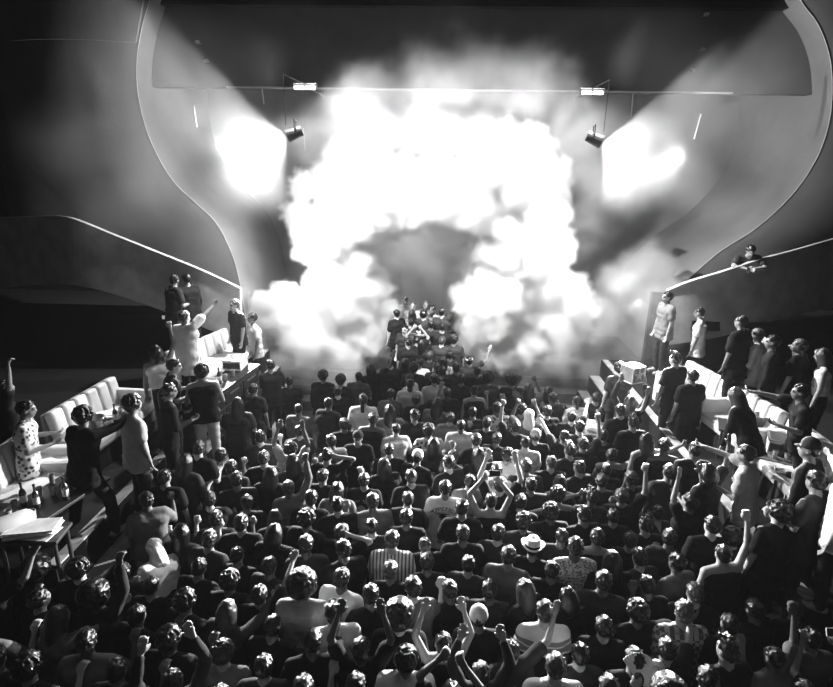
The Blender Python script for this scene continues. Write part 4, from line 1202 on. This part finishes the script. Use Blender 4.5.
# pale bolster and flat menus on the near sofa end
p = at_z(12, 527, TERR + .55)
bm = bmesh.new(); add_cone(bm, (-.12, 0, 0), (.12, 0, 0), .10, .10, n=20, caps=4)
o = obj('bolster', bm, M['vinyl'], None, (p.x, p.y, TERR + .6), smooth=True); o.rotation_euler.z = .9; tag(o, 'round pale bolster lying at the left edge above the big dark mop', 'bolster')
p = at_z(34, 531, TERR + .5)
T4 = table(34, 533, .62, .36, .15, 'small table under a pile of white papers at the left edge', 'left', m='housing')
napkins((T4.x, T4.y, TZ), (.50, .26), .15, 'pile of long white papers on the small table at the left edge', 7)
# far left: cabinet and boxes beside the smoke
c1 = at_z(222, 383, TERR + .62)
e = empty('low_cabinet', (c1.x, c1.y, TERR), math.radians(-8)); tag(e, 'long dark drawer cabinet with a pale top below the farthest left sofa', 'cabinet')
bm = bmesh.new(); add_box(bm, (0, 0, .31), (.42, 2.0, .62), bevel=.01); obj('body', bm, M['housing'], e)
bm = bmesh.new(); add_box(bm, (.01, 0, .635), (.48, 2.06, .03), bevel=.008); obj('cabinet_top', bm, M['terrace'], e)
for a in range(3):
    for b in range(2):
        bm = bmesh.new(); add_box(bm, (.215, -.65 + .65 * a, .18 + .26 * b), (.02, .6, .22), bevel=.006); dr = obj('drawer', bm, M['black'], e)
        bm = bmesh.new(); add_box(bm, (.235, -.65 + .65 * a, .24 + .26 * b), (.02, .34, .018)); obj('handle', bm, M['metal'], dr)
ZC = TERR + .65
crate((c1.x - .02, c1.y + .75, ZC), (.34, .42, .20), .0, 'white open drinks box at the far end of the dark cabinet')
crate((c1.x - .05, c1.y - .45, ZC), (.26, .30, .18), .1, 'smaller white open box at the near end of the dark cabinet')
for k, (a, b) in enumerate(((.05, .05), (-.08, .16), (.1, .3))):
    glass((c1.x + a, c1.y + b, ZC), ('glass nearest the front', 'glass at the back', 'glass by the far box')[k] + ' on the dark cabinet', 'glasses on the dark cabinet')
bottle((c1.x + .0, c1.y - .1, ZC), 'dark bottle standing between the two white boxes on the cabinet', 'bottles on the cabinet')
# right tables
T5 = table(775, 452, 1.0, .62, -.5, 'low table carrying an open pale box and bottles, middle of the right terrace', 'right', m='vinyl_grey')
crate((T5.x + .12, T5.y + .0, TZ), (.44, .34, .22), -.45, 'pale open drinks box on the middle right table')
for k, (a, b) in enumerate(((-.30, .12), (-.34, -.02), (-.22, .24))):
    bottle((T5.x + a, T5.y + b, TZ), 'dark bottle beside the pale open box on the middle right table', 'bottles on the middle right table')
for k, (a, b) in enumerate(((-.25, -.12), (-.12, -.2), (.0, -.27))):
    glass((T5.x + a, T5.y + b, TZ), 'small glass beside the pale open box on the middle right table', 'glasses on the middle right table')
T6 = table(747, 428, .8, .5, -.4, 'low table cluttered with glasses behind the fair-haired bending person', 'right', m='housing')
bucket((T6.x + .15, T6.y, TZ), 'metal ice bucket on the table behind the bending person')
for k, (a, b) in enumerate(((-.2, .1), (-.28, -.05), (-.1, -.12), (-.05, .15))):
    glass((T6.x + a, T6.y + b, TZ), 'small glass around the bucket on the farther right table', 'glasses on the farther right table')
T7 = table(825, 488, 1.1, .4, -.8, 'narrow pale low table at the right edge before the nearest sofa', 'right', m='vinyl')
napkins((T7.x, T7.y, TZ), (.3, .22), -.8, 'few white papers on the narrow table at the right edge', 3)
# small glowing sign far left under the balcony
p = at_y(163, 316, 12.8)
bm = bmesh.new(); add_box(bm, (0, 0, 0), (.10, .05, .18), bevel=.008)
o = obj('wall_lantern', bm, emit('dim_lamp', .5, .35), None, (p.x, 12.86, p.z)); tag(o, 'small dim lantern on the dark wall under the left balcony', 'lantern')

# ------------------------------------------------------------------ things held in hands
def hand_point(p, key='r', k=.10):
    J = skeleton(p['pose'] if isinstance(p, dict) else p)
    w = J['w' + key] + J['f' + key].normalized() * k
    o = p['o']
    return Matrix.Translation(o.location) @ o.rotation_euler.to_matrix().to_4x4() @ (w * o.scale.x)
def nearest(u, v):
    return min(people, key=lambda p: (p['u'] - u) ** 2 + (p['v'] - v) ** 2)
def phone(P, rz, label, tilt=0):
    e = empty('smartphone', P, rz); e.rotation_euler = (tilt, 0, rz); tag(e, label, 'phone', 'phones held up in the crowd')
    bm = bmesh.new(); add_box(bm, (0, 0, 0), (.155, .010, .078), bevel=.003); obj('body', bm, M['vinyl'], e)
    bm = bmesh.new(); add_box(bm, (0, -.006, 0), (.145, .002, .070)); obj('screen', bm, M['screen'], e)
    return e
for (u, v, k, lab) in ((807, 663, 'r', 'pale phone held level in the lower right corner'), (495, 498, 'r', 'pale phone held overhead right of the arched lettering'),
                       (379, 616, 'r', 'pale phone held overhead by the loose white draped tee')):
    p = nearest(u, v)
    key = k; P = hand_point(p, key, .13)
    phone(P + Vector((0, -.02, .03)), math.radians(p['yaw']), lab, tilt=-.5)
# pleated fan
p = nearest(592, 668); P = hand_point(p, 'r', .10)
e = empty('hand_fan', P); e.rotation_euler = (math.radians(-35), math.radians(35), 0); tag(e, 'white pleated hand fan spread open in the front rows', 'fan')
bm = bmesh.new(); R0, R1, n = .07, .235, 22; ra, rb = [], []
for k in range(n * 2 + 1):
    a = math.radians(-10 + 170 * k / (n * 2)); dy = .006 * (1 if k % 2 else -1)
    ra.append(Vector((R0 * math.cos(a), dy * .5, R0 * math.sin(a)))); rb.append(Vector((R1 * math.cos(a), dy, R1 * math.sin(a))))
strip(bm, ra, rb, (0, .0025, 0)); obj('leaf', bm, M['white'], e)
for k in range(11):
    a = math.radians(-8 + 166 * k / 10); bm = bmesh.new(); add_cone(bm, (0, .008, 0), (R1 * .98 * math.cos(a), .009, R1 * .98 * math.sin(a)), .005, .0025, n=6, caps=1); obj('rib', bm, M['housing'], e)
# open wire box with a star carried overhead beside the right smoke
p = nearest(630, 402); P = p['o'].location + Vector((0.02, .12, 2.16))
e = empty('star_box', P, .5); tag(e, 'pale wire-edged cube with a white star carried overhead by the right smoke', 'box')
bm = bmesh.new(); h = .14
for a in (-1, 1):
    for b in (-1, 1):
        add_cyl(bm, (a * h, b * h, -h), (a * h, b * h, h), .010, n=6); add_cyl(bm, (a * h, -h, b * h), (a * h, h, b * h), .010, n=6); add_cyl(bm, (-h, a * h, b * h), (h, a * h, b * h), .010, n=6)
obj('frame', bm, M['white'], e)
bm = bmesh.new(); pts = []
for k in range(10):
    r = .12 if k % 2 == 0 else .05; a = PI / 2 + PI * k / 5; pts.append(Vector((r * math.cos(a), -.15, r * math.sin(a))))
prism(bm, pts, (0, .012, 0)); obj('star', bm, M['vinyl'], e)
bm = bmesh.new(); add_box(bm, (0, 0, 0), (.26, .26, .26)); obj('inner_box', bm, M['vinyl_grey'], e)
# ================================================================== haze and smoke
def volume_mat(name, dens, aniso=0.2, attr=True, noise=None, color=1.0):
    m = bpy.data.materials.new(name); m.use_nodes = True
    nt = m.node_tree; nt.nodes.clear()
    out = nt.nodes.new('ShaderNodeOutputMaterial'); s = nt.nodes.new('ShaderNodeVolumeScatter')
    s.inputs['Color'].default_value = (color, color, color, 1)
    s.inputs['Anisotropy'].default_value = aniso
    s.inputs['Density'].default_value = dens
    nt.links.new(s.outputs[0], out.inputs['Volume'])
    if attr:
        a = nt.nodes.new('ShaderNodeAttribute'); a.attribute_name = 'density'
        k = nt.nodes.new('ShaderNodeMath'); k.operation = 'MULTIPLY'; k.inputs[1].default_value = dens
        nt.links.new(a.outputs['Fac'], k.inputs[0]); nt.links.new(k.outputs[0], s.inputs['Density'])
    return m

bm = bmesh.new(); add_box(bm, (0, 5.2, 5.7), (28, 15.4, 11.2))
hz = obj('haze', bm, volume_mat('thin_haze', 0.0003, 0.2, attr=False))
tag(hz, 'thin haze hanging in the whole hall', 'haze', kind='stuff')

def cloud(name, blobs, y_mid, y_half, radius, amp, nscale, soft, dens, vox, label, aniso=0.2, spacing=.3, color=1.0):
    rnd = random.Random(name)
    pts = []
    for (u, v, ru, rv) in blobs:
        c = at_y(u, v, y_mid); k = (at_y(u + 10, v, y_mid) - c).length / 10
        a, b = max(ru * k - radius, .02), max(rv * k - radius, .02)
        n = max(3, int(a * b * 4 * y_half * 1.6 / spacing ** 3 * .6))
        hy = min(y_half, max(.2, min(a, b) * 1.2 + .15))
        for _ in range(n):
            while True:
                q = Vector((rnd.uniform(-1, 1), rnd.uniform(-1, 1), rnd.uniform(-1, 1)))
                if q.length < 1: break
            pts.append(c + Vector((q.x * a, q.y * hy, q.z * b)))
    me = bpy.data.meshes.new(name); me.from_pydata([tuple(p) for p in pts], [], [])
    o = link_mesh(name, me)
    pad = radius + amp
    lo = [min(p[i] for p in pts) - pad for i in range(3)]; hi = [max(p[i] for p in pts) + pad for i in range(3)]
    lo[2] = max(lo[2], .02)
    res = [max(8, int((hi[i] - lo[i]) / vox)) for i in range(3)]
    ng = bpy.data.node_groups.new(name, 'GeometryNodeTree')
    ng.interface.new_socket('Geometry', in_out='INPUT', socket_type='NodeSocketGeometry')
    ng.interface.new_socket('Geometry', in_out='OUTPUT', socket_type='NodeSocketGeometry')
    N, L = ng.nodes, ng.links
    gi, go = N.new('NodeGroupInput'), N.new('NodeGroupOutput')
    prox = N.new('GeometryNodeProximity'); prox.target_element = 'POINTS'
    L.new(gi.outputs[0], prox.inputs[0])
    pos = N.new('GeometryNodeInputPosition')
    nz = N.new('ShaderNodeTexNoise'); nz.inputs['Scale'].default_value = nscale; nz.inputs['Detail'].default_value = 5; nz.inputs['Roughness'].default_value = .6
    L.new(pos.outputs[0], nz.inputs['Vector'])
    m1 = N.new('ShaderNodeMath'); m1.operation = 'MULTIPLY_ADD'        # (noise-.5)*2*amp + radius
    L.new(nz.outputs[0], m1.inputs[0]); m1.inputs[1].default_value = 4 * amp; m1.inputs[2].default_value = radius - 2 * amp
    m2 = N.new('ShaderNodeMath'); m2.operation = 'SUBTRACT'
    L.new(m1.outputs[0], m2.inputs[0]); L.new(prox.outputs['Distance'], m2.inputs[1])
    m3 = N.new('ShaderNodeMath'); m3.operation = 'DIVIDE'; m3.use_clamp = True
    L.new(m2.outputs[0], m3.inputs[0]); m3.inputs[1].default_value = soft
    vc = N.new('GeometryNodeVolumeCube')
    vc.inputs['Min'].default_value = lo; vc.inputs['Max'].default_value = hi
    vc.inputs['Resolution X'].default_value = res[0]; vc.inputs['Resolution Y'].default_value = res[1]; vc.inputs['Resolution Z'].default_value = res[2]
    L.new(m3.outputs[0], vc.inputs['Density'])
    sm = N.new('GeometryNodeSetMaterial'); mm = volume_mat(name + '_volume', dens, aniso, color=color)
    sm.inputs['Material'].default_value = mm
    L.new(vc.outputs[0], sm.inputs[0]); L.new(sm.outputs[0], go.inputs[0])
    o.data.materials.append(mm)
    md = o.modifiers.new('volume', 'NODES'); md.node_group = ng
    tag(o, label, 'smoke', kind='stuff')
    print(name, 'points', len(pts), 'res', res)
    return o

cloud('smoke', [(355, 200, 50, 70), (330, 240, 38, 45), (345, 285, 48, 50), (325, 330, 55, 40), (290, 315, 38, 34), (262, 310, 22, 26), (352, 335, 42, 38),
                (400, 200, 60, 48), (450, 200, 60, 48), (505, 175, 55, 60), (535, 200, 40, 62), (520, 250, 60, 50), (500, 300, 52, 50), (535, 325, 62, 42),
                (565, 300, 36, 34), (548, 250, 26, 36), (498, 345, 40, 32), (300, 215, 12, 14), (305, 188, 8, 10), (474, 330, 22, 32), (384, 320, 18, 30)],
      14.4, 1.0, .42, .26, 2.3, .16, 5.5, .07, 'dense white stage smoke in two columns and a broad arch')
cloud('thin_smoke', [(605, 320, 34, 40), (640, 290, 44, 50), (665, 330, 36, 34), (560, 368, 70, 24), (330, 368, 50, 24), (300, 362, 50, 24), (578, 360, 50, 24), (640, 350, 40, 30)],
      13.3, .8, .5, .5, 1.1, .7, .95, .11, 'thin grey smoke drifting low around the pillars of dense smoke')
cloud('drifting_smoke', [(370, 110, 60, 60), (450, 80, 90, 45), (530, 85, 45, 55), (330, 140, 40, 50), (570, 150, 40, 60), (430, 130, 100, 40), (585, 220, 26, 60)],
      13.9, .8, .5, .6, .8, .9, .75, .13, 'faint veil of smoke above the dense cloud')

cloud('beam_haze', [(235, 150, 90, 90), (262, 150, 60, 60), (268, 180, 50, 60), (170, 110, 110, 100), (110, 180, 110, 90), (240, 60, 60, 50)],
      11.9, 1.5, .9, .5, .5, 1.6, .13, .17, 'luminous haze in the beam of the spotlight on the left', spacing=.9)
cloud('beam_haze', [(650, 150, 90, 90), (628, 150, 60, 60), (622, 180, 50, 60), (715, 105, 110, 90), (760, 130, 60, 80), (718, 212, 50, 40), (650, 60, 60, 50)],
      11.9, 1.5, .9, .4, .5, 1.6, .13, .17, 'luminous streaky haze in the beam of the spotlight on the right', spacing=.9)

cloud('far_smoke', [(430, 262, 80, 50), (430, 300, 70, 30), (430, 230, 60, 40)],
      16.6, .6, .6, .3, .9, .8, 2.4, .13, 'grey smoke seen through the opening behind the people on the steps')
